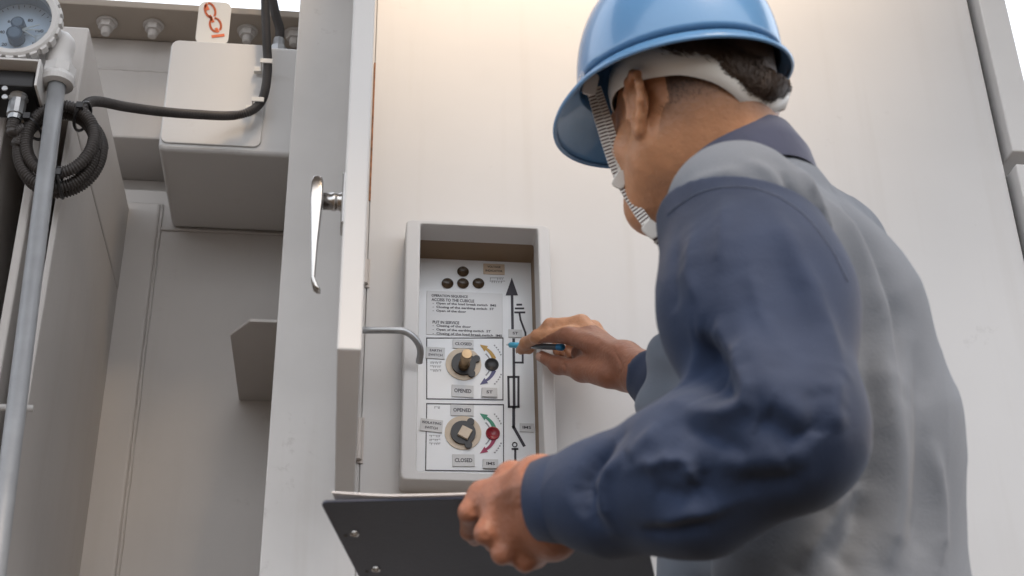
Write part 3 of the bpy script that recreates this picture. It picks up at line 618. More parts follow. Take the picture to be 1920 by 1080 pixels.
def sdfobj(name, prims, h, ma, parent, it=3, sk=None, col=None, wr=None):
    V, Q = nets(prims, h); V = relax(V, Q, it)
    if sk: V = strokes(V, Q, sk); V = relax(V, Q, 1)
    if wr: V = wrinkle(V, Q, **wr)
    o = mesh(name, V, Q, ma, parent, smooth=True)
    if col is not None:
        ca = o.data.color_attributes.new('Col', 'FLOAT_COLOR', 'POINT'); cc_ = np.ones((len(V), 4), np.float32); cc_[:, :3] = col(V); ca.data.foreach_set('color', cc_.ravel())
    return o, V, Q
# --- frames
HC = A(1286, 199, 1.675); az_, pi_, ro_ = math.radians(60), math.radians(-5), math.radians(-6)
_h = np.array([-math.cos(az_), math.sin(az_), 0]); _z = np.array([0, 0, 1.])
hf = _h*math.cos(pi_)-_z*math.sin(pi_); hu = _z*math.cos(pi_)+_h*math.sin(pi_); hl = np.cross(hu, hf)
hl, hu = hl*math.cos(ro_)+hu*math.sin(ro_), hu*math.cos(ro_)-hl*math.sin(ro_); HS = 1.03
HM = np.array([hf, hl, hu])
def H(a, b, c): return HC+HS*(hf*a+hl*b+hu*c)
def toH(P): return ((P-HC)@HM.T)/HS
lat = np.array([.64, .77, 0.]); lat /= np.linalg.norm(lat); fwd = np.array([-lat[1], lat[0], 0])
person = empty('person', 'worker in blue hard hat and navy and grey shirt at the switch panel', 'person', (.56, -.52, 0))
NB = A(1425, 325, 1.62)
LSH = A(1385, 418, 1.46); LEL = A(1470, 802, 1.272); LWR = A(1035, 935, 1.385)
RSH = A(1560, 500, 1.74); REL = A(1440, 850, 1.80); RWR = A(1205, 697, 1.992)
sc = lambda P, r: [p for p in P]
def head_prims():
    e = lambda c, r, **k: el(H(*c), np.array(r)*HS, HM, **k); l_ = lambda a, b, ra, rb, **k: rc(H(*a), H(*b), ra*HS, rb*HS, **k)
    P = [e((-.018, 0, .02), (.098, .077, .092), k=.02), e((.03, 0, -.045), (.062, .058, .085), k=.03), e((-.045, 0, -.03), (.062, .064, .055), k=.03)]
    for s in (1, -1):
        P += [l_((-.0, s*.056, -.060), (.060, s*.026, -.108), .020, .016, k=.03), e((.048, s*.042, -.045), (.028, .024, .022), k=.02)]
    P += [e((.070, 0, -.112), (.022, .026, .018), k=.025), l_((.078, -.028, .008), (.078, .028, .008), .014, .014, k=.015), l_((.088, 0, -.002), (.108, 0, -.040), .008, .011, k=.012), l_((.098, -.010, -.043), (.098, .010, -.043), .008, .008, k=.008),
          l_((.084, -.016, -.070), (.084, .016, -.070), .0075, .0075, k=.006), l_((.082, -.013, -.082), (.082, .013, -.082), .0085, .0085, k=.006)]
    for s in (1, -1): P.append(e((.092, s*.032, -.010), (.014, .017, .012), op='s', k=.012))
    for s in (1, -1): P.append(e((.074, s*.032, -.011), (.0125, .0125, .0125), k=.003))
    # ears
    for s in (1, -1):
        o = lambda u, v, w=0: (-.004+u-.35*w, s*(.079+w), -.026+v)
        P.append(e(o(-.004, 0, .004), (.016, .006, .028), k=.008))
        P.append(e(o(0, -.027, .003), (.009, .005, .011), k=.006))
        P.append(e(o(.004, -.004, .013), (.009, .008, .014), op='s', k=.006))
        hx = [(.010, .006, .004), (.010, .018, .006), (.004, .029, .009), (-.007, .032, .013), (-.017, .024, .018), (-.020, .010, .019), (-.017, -.006, .016), (-.010, -.020, .010), (-.003, -.031, .005)]
        for a, b in zip(hx[:-1], hx[1:]): P.append(l_(o(*a), o(*b), .0042, .0042, k=.005))
        P.append(l_(o(.012, -.010, .004), o(.010, -.002, .003), .004, .004, k=.005))
    P += [rc(H(-.030, 0, -.06), NB-np.array([0, 0, .02]), .055, .054, k=.03), rc(H(-.055, 0, -.05), NB+np.array([-.01, -.0, -.02]), .040, .036, k=.03),
          rc(H(.01, .045, -.075), NB+fwd*.03-lat*.02, .018, .02, k=.03)]
    return P
def finger(J, R, k=.006):
    out = []
    for i in range(len(J)-1): out.append(rc(J[i], J[i+1], R[i], R[i+1], k=k if i else .012))
    return out
def hand_r():
    P = []
    mcp = [A(1066, 628, 2.117), A(1090, 607, 2.137), A(1112, 617, 2.162), A(1126, 634, 2.184)]
    wr = RWR; cm = A(1172, 672, 2.027); cmb = A(1178, 700, 2.062)
    for i, q in enumerate(mcp):
        c = cm+(cmb-cm)*i/3; P.append(rc(c, q, .019, [.0115, .0115, .011, .010][i], k=.016))
    P.append(rc(A(1150, 690, 2.052), A(1088, 662, 2.147), .017, .014, k=.018)); P.append(rc(A(1165, 700, 2.042), A(1112, 690, 2.112), .019, .0175, k=.018))
    P.append(rc(cm, wr, .022, .024, k=.02)); P.append(rc(cmb, wr+np.array([.0, .02, -.004]), .020, .022, k=.02))
    P += finger([mcp[0], A(1008, 631, 2.162), A(986, 643, 2.202), A(977, 656, 2.224)], [.0118, .0100, .0088, .0075])
    P += finger([mcp[1], A(1032, 610, 2.157), A(1004, 634, 2.197), A(992, 655, 2.224)], [.0118, .0103, .009, .0078])
    P += finger([mcp[2], A(1060, 618, 2.207), A(1040, 648, 2.222), A(1050, 664, 2.197)], [.0112, .0098, .0088, .0078])
    P += finger([mcp[3], A(1082, 632, 2.227), A(1064, 660, 2.227), A(1074, 672, 2.197)], [.0102, .0088, .0080, .0070])
    P += finger([A(1140, 704, 2.032), A(1092, 694, 2.087), A(1047, 685, 2.137), A(1017, 669, 2.167)], [.0185, .0150, .0112, .0088], k=.014)
    return P
def hand_l():
    P = []
    mcp = [A(905, 930, 1.432), A(934, 948, 1.412), A(964, 975, 1.405), A(992, 1004, 1.408)]
    pip = [A(880, 960, 1.425), A(911, 1000, 1.396), A(942, 1038, 1.393), A(985, 1054, 1.400)]
    dip = [A(881, 996, 1.452), A(927, 1018, 1.436), A(964, 1042, 1.432), A(1004, 1046, 1.430)]
    tip = [A(891, 1010, 1.478), A(944, 1012, 1.468), A(980, 1030, 1.466), A(1016, 1030, 1.462)]
    wa, wb = A(1010, 905, 1.385), A(1030, 972, 1.385)
    for i in range(4):
        c = wa+(wb-wa)*i/3; P.append(rc(c, mcp[i], .0195, [.0135, .0130, .0125, .0115][i], k=.017))
    for i in range(4): P += finger([mcp[i], pip[i], dip[i], tip[i]], [.0128, [.0108, .0112, .0104, .0095][i], .0092, .0080], k=.0045)
    P.append(rc(A(1000, 990, 1.40), A(1040, 1010, 1.39), .019, .021, k=.02)); P.append(rc(A(1010, 1020, 1.42), A(1030, 1000, 1.40), .014, .018, k=.02))
    P.append(rc(wa, LWR, .024, .027, k=.02)); P.append(rc(wb, LWR, .023, .027, k=.02))
    # thumb lies over the top of the board, on its far side
    P += finger([A(1000, 895, 1.42), A(958, 893, 1.435), A(930, 918, 1.465), A(905, 945, 1.49)], [.015, .0125, .0105, .0095], k=.014)
    # knuckle heads and tendons
    for i in range(3): P.append(rc(mcp[i]+(wa-mcp[i])*.1+UP*.002-F*.004, mcp[i]+(wa+(wb-wa)*i/3-mcp[i])*.7-F*.010, .0065, .003, k=.008))
    return P
arm = lambda: [rc(LSH, LEL+(LEL-LSH)*-.05-RT*.0+F*.01, .042, .034, k=.03), rc(LEL+F*.01, LWR, .034, .028, k=.02), rc(RSH, REL, .055, .042, k=.03), rc(REL, RWR, .042, .026, k=.02)]
SPN = [np.array([.535, -.50, .88]), np.array([.532, -.54, 1.05]), np.array([.525, -.60, 1.24]), np.array([.503, -.640, 1.345]), NB-np.array([-.01, .0, .03])]
core = [rc(SPN[0], SPN[2], .12, .12, k=.02, n=fwd, s=.6), rc(SPN[2], SPN[3], .12, .09, k=.02, n=fwd, s=.6), rc(SPN[3], SPN[4]-lat*.01, .06, .036, k=.02), rc(SPN[3], LSH, .05, .045, k=.02), rc(SPN[3], RSH, .05, .045, k=.02)]
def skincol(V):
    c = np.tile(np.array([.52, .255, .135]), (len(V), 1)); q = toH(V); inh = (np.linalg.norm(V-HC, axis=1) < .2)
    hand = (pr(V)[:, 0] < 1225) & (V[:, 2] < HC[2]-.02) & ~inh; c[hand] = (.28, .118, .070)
    line = np.where(q[:, 0] < -.02, -.075+.0*q[:, 0], -.075+(q[:, 0]+.02)*1.2)
    f_ = np.clip((q[:, 2]-line)/.06, 0, 1)**1.2*np.clip((.045-q[:, 0])/.02, 0, 1)*inh
    ear = (np.abs(q[:, 1]) > .070) & (np.abs(q[:, 0]+.01) < .035) & (q[:, 2] < .012); f_[ear] = 0
    lip = inh & (q[:, 0] > .082) & (np.abs(q[:, 1]) < .022) & (q[:, 2] < -.066) & (q[:, 2] > -.09); c[lip] = (.36, .12, .09)
    f_ = (f_**.8*.93)[:, None]; return c*(1-f_)+np.array([.06, .032, .02])*f_
SK_B = [(s_, .0022, -.0012) for s_ in ([(1004, 623), (1010, 631), (1010, 640)], [(1000, 627), (1005, 636)], [(980, 634), (988, 643), (994, 648)], [(1042, 676), (1046, 684), (1046, 694)], [(1046, 676), (1051, 690)], [(1026, 600), (1033, 606)], [(872, 955), (884, 962), (890, 970)], [(899, 992), (910, 1000), (921, 1003)], [(902, 1008), (912, 1012)], [(930, 1030), (941, 1040), (952, 1042)], [(979, 1050), (988, 1060)], [(940, 940), (985, 930), (1010, 925)], [(955, 960), (990, 945), (1015, 940)], [(1140, 640), (1155, 690), (1140, 715)])]
SK_B += [([(905, 930), (950, 915), (1005, 900)], .005, .0016), ([(934, 948), (980, 930), (1015, 920)], .005, .0018), ([(964, 975), (1000, 955), (1020, 945)], .005, .0016), ([(1066, 628), (1110, 645), (1160, 670)], .006, .0015), ([(1085, 607), (1120, 625), (1165, 660)], .006, .0014), ([(960, 880), (985, 900), (1012, 905)], .004, .0012)]
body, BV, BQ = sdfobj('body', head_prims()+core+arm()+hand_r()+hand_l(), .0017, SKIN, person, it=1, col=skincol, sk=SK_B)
NAIL = mat('nail', (.55, .33, .25), .25, var=.03)
def nail(tip, prev, out, r_, w_):                 # nail plate on the outer side of a fingertip
    d_ = (tip-prev)/np.linalg.norm(tip-prev); out = out-d_*(out@d_); out /= np.linalg.norm(out); sd_ = np.cross(d_, out); V = []
    for i in range(5):
        for j in range(5):
            a_ = (j-2)*.38; V.append(tip+d_*(-.006+.003*i)+(out*math.cos(a_)+sd_*math.sin(a_)*w_)*(r_+.0003-.0006*(i == 4)))
    return mesh('nail', V, [(i*5+j, i*5+j+1, (i+1)*5+j+1, (i+1)*5+j) for i in range(4) for j in range(4)], NAIL, body, smooth=True)
nail(A(1017, 669, 2.167), A(1047, 685, 2.137), -RT*.5-F*.6-UP*.1, .0088, 1); nail(A(977, 656, 2.224), A(986, 643, 2.202), -RT*.8-F*.3+UP*.2, .0075, 1)
# nails, hands
# --- shirt (grey torso)
TOR = [rc(SPN[0], SPN[1], .165, .165, k=.05, n=fwd, s=.70), rc(SPN[1], SPN[2], .165, .165, k=.06, n=fwd, s=.72), rc(SPN[2], SPN[3]+lat*.0, .165, .120, k=.06, n=fwd, s=.74),
       rc(SPN[3], SPN[4]-np.array([0, 0, .015]), .112, .054, k=.05), rc(SPN[3]+np.array([0, 0, .01]), LSH+np.array([0.0, .0, .010]), .080, .070, k=.06), rc(SPN[3]+np.array([0, 0, .01]), RSH, .080, .066, k=.06),
       rc(NB-lat*.03-np.array([0, 0, .052]), LSH+np.array([.0, .0, .016]), .034, .055, k=.04), rc(NB+lat*.02-np.array([0, 0, .024]), RSH+np.array([0, 0, .035]), .050, .055, k=.05),
       rc(A(1300, 1010, 1.74), A(1290, 1300, 1.74), .035, .06, k=.05), rc(A(1340, 1020, 1.72), A(1420, 1000, 1.68), .05, .08, k=.05),
       rc(A(1250, 660, 1.70), A(1222, 760, 1.69), .013, .012, k=.015), rc(A(1250, 660, 1.70), A(1400, 700, 1.66), .02, .06, k=.03), rc(A(1222, 760, 1.69), A(1400, 800, 1.64), .015, .06, k=.03), el(NB+np.array([-.01, .0, .05]), (.062, .066, .075), op='s', k=.008)]
SK_T = [([(1500, 300), (1540, 380), (1575, 470)], .012, .008), ([(1470, 300), (1520, 400), (1550, 450)], .010, -.008), ([(1545, 350), (1610, 450), (1650, 560), (1680, 700)], .016, .010), ([(1575, 350), (1640, 440), (1690, 570), (1705, 740)], .014, -.011),
        ([(1640, 560), (1665, 700), (1690, 850), (1680, 1000), (1650, 1080)], .020, .010), ([(1720, 600), (1745, 760), (1740, 950), (1720, 1080)], .020, -.009), ([(1620, 620), (1640, 760), (1630, 900), (1560, 1030)], .018, -.010),
        ([(1600, 880), (1560, 960), (1480, 1080)], .016, .010), ([(1640, 900), (1600, 1000), (1560, 1080)], .014, -.008), ([(1270, 350), (1330, 320), (1400, 310)], .008, .003), ([(1290, 380), (1350, 330)], .006, -.003), ([(1400, 290), (1450, 320), (1490, 380)], .008, .004),
        ([(1760, 800), (1775, 950), (1770, 1070)], .012, .006)]
SK_T = [(a_, w_*.8, h_*1.2) for a_, w_, h_ in SK_T]
shirt, SV, SQ = sdfobj('shirt', TOR, .0038, GREY, person, it=2, sk=SK_T, wr=dict(dirs=[(1, .5, .15), (.8, .3, -.5)], amp=.0009, seed=5, wl=.06))
# --- collar
CO = []; cb_, ct_ = [], []
for i in range(49):
    a = 2*pi*i/48; nd = fwd*math.cos(a)-lat*math.sin(a); tl = math.cos(a); c0 = A(1396, 408, 1.612); c1 = A(1384, 303, 1.622)
    cb_.append(c0+nd*.086+np.array([0, 0, -.034*tl])); ct_.append(c1+nd*.0625+np.array([0, 0, -.026*tl]))
V = []; Fc = []; n = 49
for i in range(n):
    nd = cb_[i]-A(1396, 408, 1.612); nd[2] = 0; nd /= np.linalg.norm(nd); o_ = cb_[i]; t_ = ct_[i]; nt3 = nd*.0035
    V += [o_+nt3, (o_+t_)/2+nd*.0045+nt3, t_+nt3*.8, t_-nt3*.3+np.array([0, 0, .001]), (o_+t_)/2-nt3, o_-nt3]
for i in range(n-1):
    for j in range(5): Fc.append((i*6+j, (i+1)*6+j, (i+1)*6+j+1, i*6+j+1))
mesh('collar', V, [f[::-1] for f in Fc], COLLAR, person, smooth=True)
# --- sleeves
F1, F2, F3 = A(1300, 893, 1.30), A(1140, 930, 1.345), A(1035, 936, 1.375)
SL = [rc(LSH, LSH+(LEL-LSH)*.45, .083, .088, k=.04), rc(LSH+(LEL-LSH)*.45, LEL, .087, .069, k=.04), rc(LEL, F1, .066, .067, k=.035), rc(F1, F2, .070, .054, k=.03), rc(F2, F3, .054, .0385, k=.02),
      rc(A(1500, 825, 1.285), A(1566, 844, 1.285), .045, .022, k=.025), rc(A(1470, 850, 1.285), A(1522, 888, 1.285), .042, .020, k=.03), rc(F3, A(990, 940, 1.39), .034, .034, op='s', k=.006), pl(A(1400, 338, 1.39), (.287, .019, .958))]
SK_L = [([(1420, 860), (1350, 830), (1300, 800), (1260, 790)], .008, -.005), ([(1210, 985), (1290, 975), (1400, 945)], .007, .005), ([(1180, 1000), (1260, 1005), (1350, 985)], .007, -.005), ([(1290, 420), (1282, 500), (1300, 580)], .007, .0035), ([(1400, 480), (1420, 560), (1460, 640)], .008, .004), ([(1275, 652), (1310, 672), (1352, 705)], .020, -.028), ([(1296, 618), (1345, 630), (1382, 690), (1388, 748), (1330, 768), (1255, 748)], .0085, .010), ([(1318, 712), (1345, 722), (1368, 716)], .008, -.006),
        ([(1365, 560), (1405, 660), (1450, 740), (1530, 830)], .016, .008), ([(1400, 770), (1465, 800), (1540, 860)], .014, -.010), ([(1440, 400), (1482, 520), (1500, 620), (1515, 720)], .020, -.006), ([(1355, 345), (1352, 430), (1340, 520)], .009, .004),
        ([(1440, 360), (1505, 480), (1555, 600), (1590, 690)], .011, .006), ([(1262, 430), (1252, 520), (1256, 600)], .009, -.004), ([(1152, 812), (1100, 868), (1088, 920), (1106, 975)], .009, -.015), ([(1172, 830), (1128, 890), (1120, 945), (1145, 1005)], .007, .007),
        ([(1165, 882), (1215, 866), (1268, 858), (1284, 885), (1276, 918)], .0055, .007), ([(1296, 868), (1306, 905), (1284, 936)], .008, -.006), ([(1235, 785), (1195, 828), (1165, 868)], .009, .005), ([(1205, 905), (1250, 925), (1330, 930)], .009, -.005),
        ([(1060, 895), (1072, 940), (1100, 985)], .005, -.003), ([(1320, 850), (1400, 870), (1480, 860)], .012, .005), ([(1360, 905), (1440, 915), (1530, 890)], .010, -.005), ([(1585, 690), (1570, 750), (1590, 820)], .010, .006), ([(1545, 700), (1535, 770), (1550, 830)], .009, -.005)]
sleeve, sleeve_V, sleeve_Q = sdfobj('sleeve', SL, .0027, NAVY, person, it=2, sk=SK_L, wr=dict(dirs=[(.3, .4, 1), (1, .2, .5)], amp=.0006, seed=3, wl=.05))
SR = [rc(RSH-lat*.02-np.array([0,0,.05]), REL, .062, .068, k=.04), rc(REL, REL+(RWR-REL)*.7, .075, .050, k=.03), rc(REL+(RWR-REL)*.7, A(1222, 708, 1.975), .050, .040, k=.02), rc(A(1215, 706, 1.985), A(1150, 680, 2.04), .034, .034, op='s', k=.006)]
sdfobj('sleeve', SR, .005, NAVY, person, it=3, sk=[([(1225, 700), (1240, 760), (1260, 800)], .01, -.006)])
g = G(); dcf = (F2-F3)/np.linalg.norm(F2-F3); g.lathe(F3-dcf*.012, dcf, [(.001, .0355), (0, .0385), (.001, .0405), (.036, .0445), (.038, .0435), (.038, .0375)], 40); g.obj('cuff', NAVY, sleeve, smooth=True)
THR = mat('pale_thread', (.07, .09, .14), .8); g = G(); e1 = np.cross(dcf, [0, 0, 1]); e1 /= np.linalg.norm(e1); e2 = np.cross(dcf, e1)
for off_, rr_ in ((-.006, .0396), (.018, .0428), (.0205, .0431)):
    for q_ in range(46):
        a0 = 2*pi*q_/46; g.tube([F3+dcf*off_+(e1*math.cos(a_)+e2*math.sin(a_))*(rr_+.0002) for a_ in (a0, a0+.045, a0+.09)], .0005, 5)
g.obj('stitching', THR, sleeve)
def seamline(V_, pts, name, par, ma, r_=.0006):           # stitched seam laid on the cloth
    N_ = vnorm(V_, SQ_); px_ = pr(V_); f_ = np.where(((CAM-V_)*N_).sum(1) > 0)[0]; out = []
    for x, y, _q in spl([(a, b, 0) for a, b in pts], 8):
        d2 = (px_[f_, 0]-x)**2+(px_[f_, 1]-y)**2; c_ = f_[np.argsort(d2)[:8]]; c_ = c_[px_[c_, 2] < px_[c_, 2].min()+.02]; out.append((V_[c_]+N_[c_]*.0006).mean(0))
    g = G()
    for i in range(len(out)-1):
        g.tube([out[i]+(out[i+1]-out[i])*.08, out[i]+(out[i+1]-out[i])*.92], r_, 5)
    g.obj(name, ma, par)
SQ_ = sleeve_Q; seamline(sleeve_V, [(1252, 402), (1300, 368), (1355, 352), (1425, 356), (1500, 396), (1555, 462), (1590, 530)], 'shoulder_stitching', sleeve, THR)
# --- trousers, shoes (below the frame)
TRO = mat('dark_trousers', (.03, .035, .05), .9); hipc = SPN[0]
PR_ = [rc(hipc, hipc+np.array([0, 0, .08]), .155, .165, k=.04, n=fwd, s=.72)]
for s in (1, -1):
    h_ = hipc+lat*s*.085-np.array([0, 0, .04]); kn = np.array([hipc[0], hipc[1], .48])+lat*s*.11+fwd*.03; an = np.array([hipc[0], hipc[1], .10])+lat*s*.12
    PR_ += [rc(h_, kn, .092, .068, k=.04), rc(kn, an, .068, .060, k=.04)]
    shp = [rc(an+np.array([0, 0, -.045])-fwd*.03, an+np.array([0, 0, -.058])+fwd*.15, .050, .040, k=.03), rc(an+np.array([0, 0, -.01]), an+np.array([0, 0, -.04]), .048, .05, k=.03), el(an+np.array([0, 0, -.30]), (.5, .5, .2), op='s', k=.004)]
    sdfobj('shoe', shp, .006, BLACKM, person)
sdfobj('trousers', PR_, .008, TRO, person)
def band(th):                                      # th 0 front .. pi back; centre height, half width
    t = abs((th+pi) % (2*pi)-pi)/pi
    zc = np.interp(t, [0, .35, .5, .58, .66, .78, .9, 1], [.030, .026, .024, .011, -.003, -.019, -.039, -.046]); hw = np.interp(t, [0, .35, .5, .58, .66, .78, .9, 1], [.014, .016, .026, .021, .014, .013, .012, .013]); return zc, hw
kc = A(1273.4, 154, 1.66); ka, kp, kr = math.radians(72), math.radians(-12), math.radians(-9.5)
_h2 = np.array([-math.cos(ka), math.sin(ka), 0]); kf = _h2*math.cos(kp)-_z*math.sin(kp); ku = _z*math.cos(kp)+_h2*math.sin(kp); kl = np.cross(ku, kf)
kl, ku = kl*math.cos(kr)+ku*math.sin(kr), ku*math.cos(kr)-kl*math.sin(kr)
KM = np.array([kf, kl, ku])
def inhelm(V):                                   # hair is pressed in by the helmet
    k_ = (np.asarray(V)-kc)@KM.T; e_ = np.sqrt((k_[:, 0]/.124)**2+(k_[:, 1]/.103)**2+(np.maximum(k_[:, 2], 0)/.13)**2); s_ = np.where((e_ > 1) & (k_[:, 2] > -.030), 1/e_, 1)
    k_[:, :2] *= s_[:, None]; return kc+k_@KM
# --- hair: dense locks at the back over a thin cap, short stubble below
hq = []; q = toH(BV); nn_ = vnorm(BV, BQ); inh = np.linalg.norm(BV-HC, axis=1) < .16
line = np.where(q[:, 0] < -.02, -.078, -.078+(q[:, 0]+.02)*1.3)
ear = (np.abs(q[:, 1]) > .071) & (np.abs(q[:, 0]+.01) < .04) & (q[:, 2] < .014) & (q[:, 2] > -.075)
cand = np.where(inh & (q[:, 2] > line) & (q[:, 0] < .05) & ~ear & (q[:, 2] < .06))[0]
V = []; Fc = []; dn = -hu
def lock(P0, n_, t_, L_, w_, lift):
    t_ = t_-n_*(t_@n_); t_ /= np.linalg.norm(t_); sd_ = np.cross(n_, t_)*w_
    a = P0-n_*.0004; b = a+t_*L_*.55+n_*lift; c = a+t_*L_+n_*lift*.7
    k = len(V); V.extend([a-sd_, a+sd_, b+sd_*.8, b-sd_*.8, c]); Fc.extend([(k, k+1, k+2, k+3), (k+3, k+2, k+4)])
for i in rng.choice(cand, 60000):
    u = q[i, 2]; dens = np.clip((u-line[i])/.075, .0, 1)**2.2
    if dens < .22 or rng.random() > dens: continue
    lock(BV[i]+rng.normal(size=3)*.0006, nn_[i], dn*.9-hf*.25+rng.normal(size=3)*.15, .0025+.002*rng.random(), .0002, .0004)
pA, pB, pC = H(-.015, .092, .026), H(-.118, .0, -.026), H(-.015, -.092, .026); pn = np.cross(pB-pA, pC-pA); pn = pn*(-1 if pn@hu > 0 else 1)
TUFT = [el(H(-.020, 0, .022), np.array((.100, .083, .088))*HS, HM, k=.01), pl(pB, pn, .008), pl(H(-.022, 0, 0), hf, .02)]
for i_ in range(26):
    a_ = 2.0+.11*i_*(1 if i_ < 13 else 0)+(0 if i_ < 13 else -.11*(i_-13)-4.0+.0); a_ = (1.95+.10*i_) if i_ < 13 else -(1.95+.10*(i_-13)); b0, b1 = band(a_); TUFT.append(el(H(-.018+.092*math.cos(a_), .080*math.sin(a_), b0+b1+.012+.004*math.sin(i_*2.3)), (.013, .013, .017), HM, k=.012))
cv, cq_ = nets(TUFT, .003)
cn_ = vnorm(cv, cq_); ch_ = toH(cv)
pk = np.where((ch_[:, 2] < .06) & (ch_[:, 0] < -.02) & (((ch_[:, 0]+.024)/.08)**2+(ch_[:, 1]/.066)**2 > 1))[0]
for i in rng.choice(pk, 20000):
    lo_ = 1; clump = .6+.5*math.sin(ch_[i, 1]*180+ch_[i, 2]*60)
    lock(cv[i]+rng.normal(size=3)*.001, cn_[i], dn*.75-hf*.6+hl*.2*math.sin(ch_[i, 1]*60)+rng.normal(size=3)*.07, (.009+.007*rng.random()), .0005, .0015+.002*clump)
mesh('hair_tuft', inhelm(relax(cv, cq_, 1)), cq_, HAIR, person, smooth=True)
V = inhelm(V); mesh('hair', V, Fc, HAIR, person)
V, Q = nets([el(H(-.024, 0, .022), np.array((.102, .0775, .086))*HS, HM, k=.01), el(H(-.04, 0, -.14), np.array((.2, .2, .098))*HS, HM, op='s', k=.01), el(H(.13, 0, .02), np.array((.12, .2, .2))*HS, HM, op='s', k=.01)], .003)
mesh('hair_cap', inhelm(relax(V, Q, 2)), Q, HAIR, person, smooth=True)
# --- helmet
def K(a, b, c): return kc+kf*a+kl*b+ku*c
AF, AL, AU = .1305, .110, .138; nth, nr = 96, 26; U0 = .004
def brim(th):
    c = math.cos(th); f_ = max(0, c)**1.6; return .011+.047*f_
def hp_(th, k):                                   # k 0..1 dome from apex to rim, 1..2 brim
    if k <= 1:
        a = k*pi/2; rr = math.sin(a)**.92; z_ = math.cos(a)**.88*AU
        ridge = 1+.0*math.cos(2*th); return np.array([AF*rr*math.cos(th), AL*rr*math.sin(th), U0+z_])
    t = k-1; b = brim(th); f_ = max(0, math.cos(th))**1.3
    return np.array([(AF+b*t)*math.cos(th), (AL+b*t)*math.sin(th), U0-.004*math.sin(t*pi/2)-.030*f_*t-.006*t])
ks = [0]+[i/nr for i in range(1, nr+1)]+[1.04, 1.15, 1.35, 1.6, 1.85, 2.0]
V = []; Fc = []
for k in ks:
    for j in range(nth): V.append(K(*hp_(2*pi*j/nth, k)))
for i in range(len(ks)-1):
    for j in range(nth): Fc.append((i*nth+j, (i+1)*nth+j, (i+1)*nth+(j+1) % nth, i*nth+(j+1) % nth))
helmet = mesh('helmet', V, Fc, HELM, person, smooth=True)
md = helmet.modifiers.new('solid', 'SOLIDIFY'); md.thickness = .0028; md.offset = 1
g = G(); last = [K(*(hp_(2*pi*j/nth, 2)+np.array([0, 0, -.0005]))) for j in range(nth)]; g.tube(last+[last[0]], .0026, 8, cap=False); g.obj('rim_edge', HELM, helmet, smooth=True)
g = G()                                            # low ridges over the crown
# suspension band
V = []; Fc = []; m_ = 72
for i in range(m_+1):
    th = 2*pi*i/m_; zc, hw = band(th); t = abs((th+pi) % (2*pi)-pi)/pi
    for z_, o_ in ((zc-hw, .0085), (zc, .0105), (zc+hw, .010)):
        rr = math.sqrt(max(.2, 1-((z_-.02)/.115)**2)); o_ += .006*np.clip((t-.5)/.2, 0, 1)*np.clip((1.05-t)/.2, .3, 1); V.append(H((.096*rr+o_)*math.cos(th)-.018, (.079*rr+o_)*math.sin(th), z_))
for i in range(m_):
    for j in range(2): Fc.append((i*3+j, (i+1)*3+j, (i+1)*3+j+1, i*3+j+1))
bd = mesh('headband', V, [f[::-1] for f in Fc], WHITEP, helmet, smooth=True); md = bd.modifiers.new('s', 'SOLIDIFY'); md.thickness = .0018; md.offset = 0
g = G()
for s in (1, -1):
    for th in (.45, 1.2, 1.95, 2.7):
        P = []
        for z_, r_ in ((.035, .006), (.075, .006), (.105, .003), (.122, -.04)):
            rr = math.sqrt(max(.05, 1-((z_-.02)/.108)**2)); P.append(H((.100*rr+r_)*math.cos(th)-.018, s*(.080*rr+r_)*math.sin(th), z_))
        g.tube(spl(P, 5), .004, 6)
g.obj('crown_strap', WHITEP, helmet, smooth=True)
# chin strap with ribs
def strap(P, w_, nrm, name, par=helmet, rib=.0042):
    P = spl(P, 10); P = np.array(P); L = np.concatenate([[0], np.cumsum(np.linalg.norm(np.diff(P, axis=0), axis=1))]); s = np.arange(0, L[-1], rib/2); Q = np.stack([np.interp(s, L, P[:, i]) for i in range(3)], 1)
    g1, g2 = G(), G(); n = np.array(nrm, float)
    for i in range(len(Q)-1):
        t = Q[i+1]-Q[i]; t /= np.linalg.norm(t)+1e-9; sd_ = np.cross(t, n); sd_ /= np.linalg.norm(sd_); o_ = np.cross(sd_, t)
        h_, th_ = (w_/2, .0022) if i % 2 == 0 else (w_/2*.86, .0011); gg = g1 if i % 2 == 0 else g2
        a, b = Q[i], Q[i]+t*rib/2
        V = [a-sd_*h_-o_*th_, a+sd_*h_-o_*th_, a+sd_*h_+o_*th_, a-sd_*h_+o_*th_, b-sd_*h_-o_*th_, b+sd_*h_-o_*th_, b+sd_*h_+o_*th_, b-sd_*h_+o_*th_]
        gg.add(V, [(0, 1, 2, 3), (7, 6, 5, 4), (0, 4, 5, 1), (1, 5, 6, 2), (2, 6, 7, 3), (3, 7, 4, 0)])
    a = g1.obj(name, WHITEP, par); g2.obj(name+'_webbing', mat('brown_webbing', (.10, .05, .045), .8), par); return a
tocam = CAM-HC; tocam /= np.linalg.norm(tocam)
def SP(x, y, a): return A(x, y, pr(H(*a))[2])
STR = [SP(1107, 158, (.088, .108, .012)), SP(1128, 235, (.082, .092, -.03)), SP(1158, 325, (.074, .068, -.09)), SP(1190, 385, (.062, .055, -.118)), SP(1222, 430, (.045, .045, -.135)), SP(1243, 455, (.04, .03, -.142)), H(.035, -.01, -.150), H(.045, -.045, -.13), H(.07, -.085, -.05), H(.085, -.106, .01)]
strap(STR, .0125, tocam, 'chin_strap')
strap([SP(1120, 165, (.083, .106, .012)), SP(1140, 225, (.070, .088, -.03)), SP(1166, 318, (.072, .066, -.09))], .009, tocam, 'rear_strap')
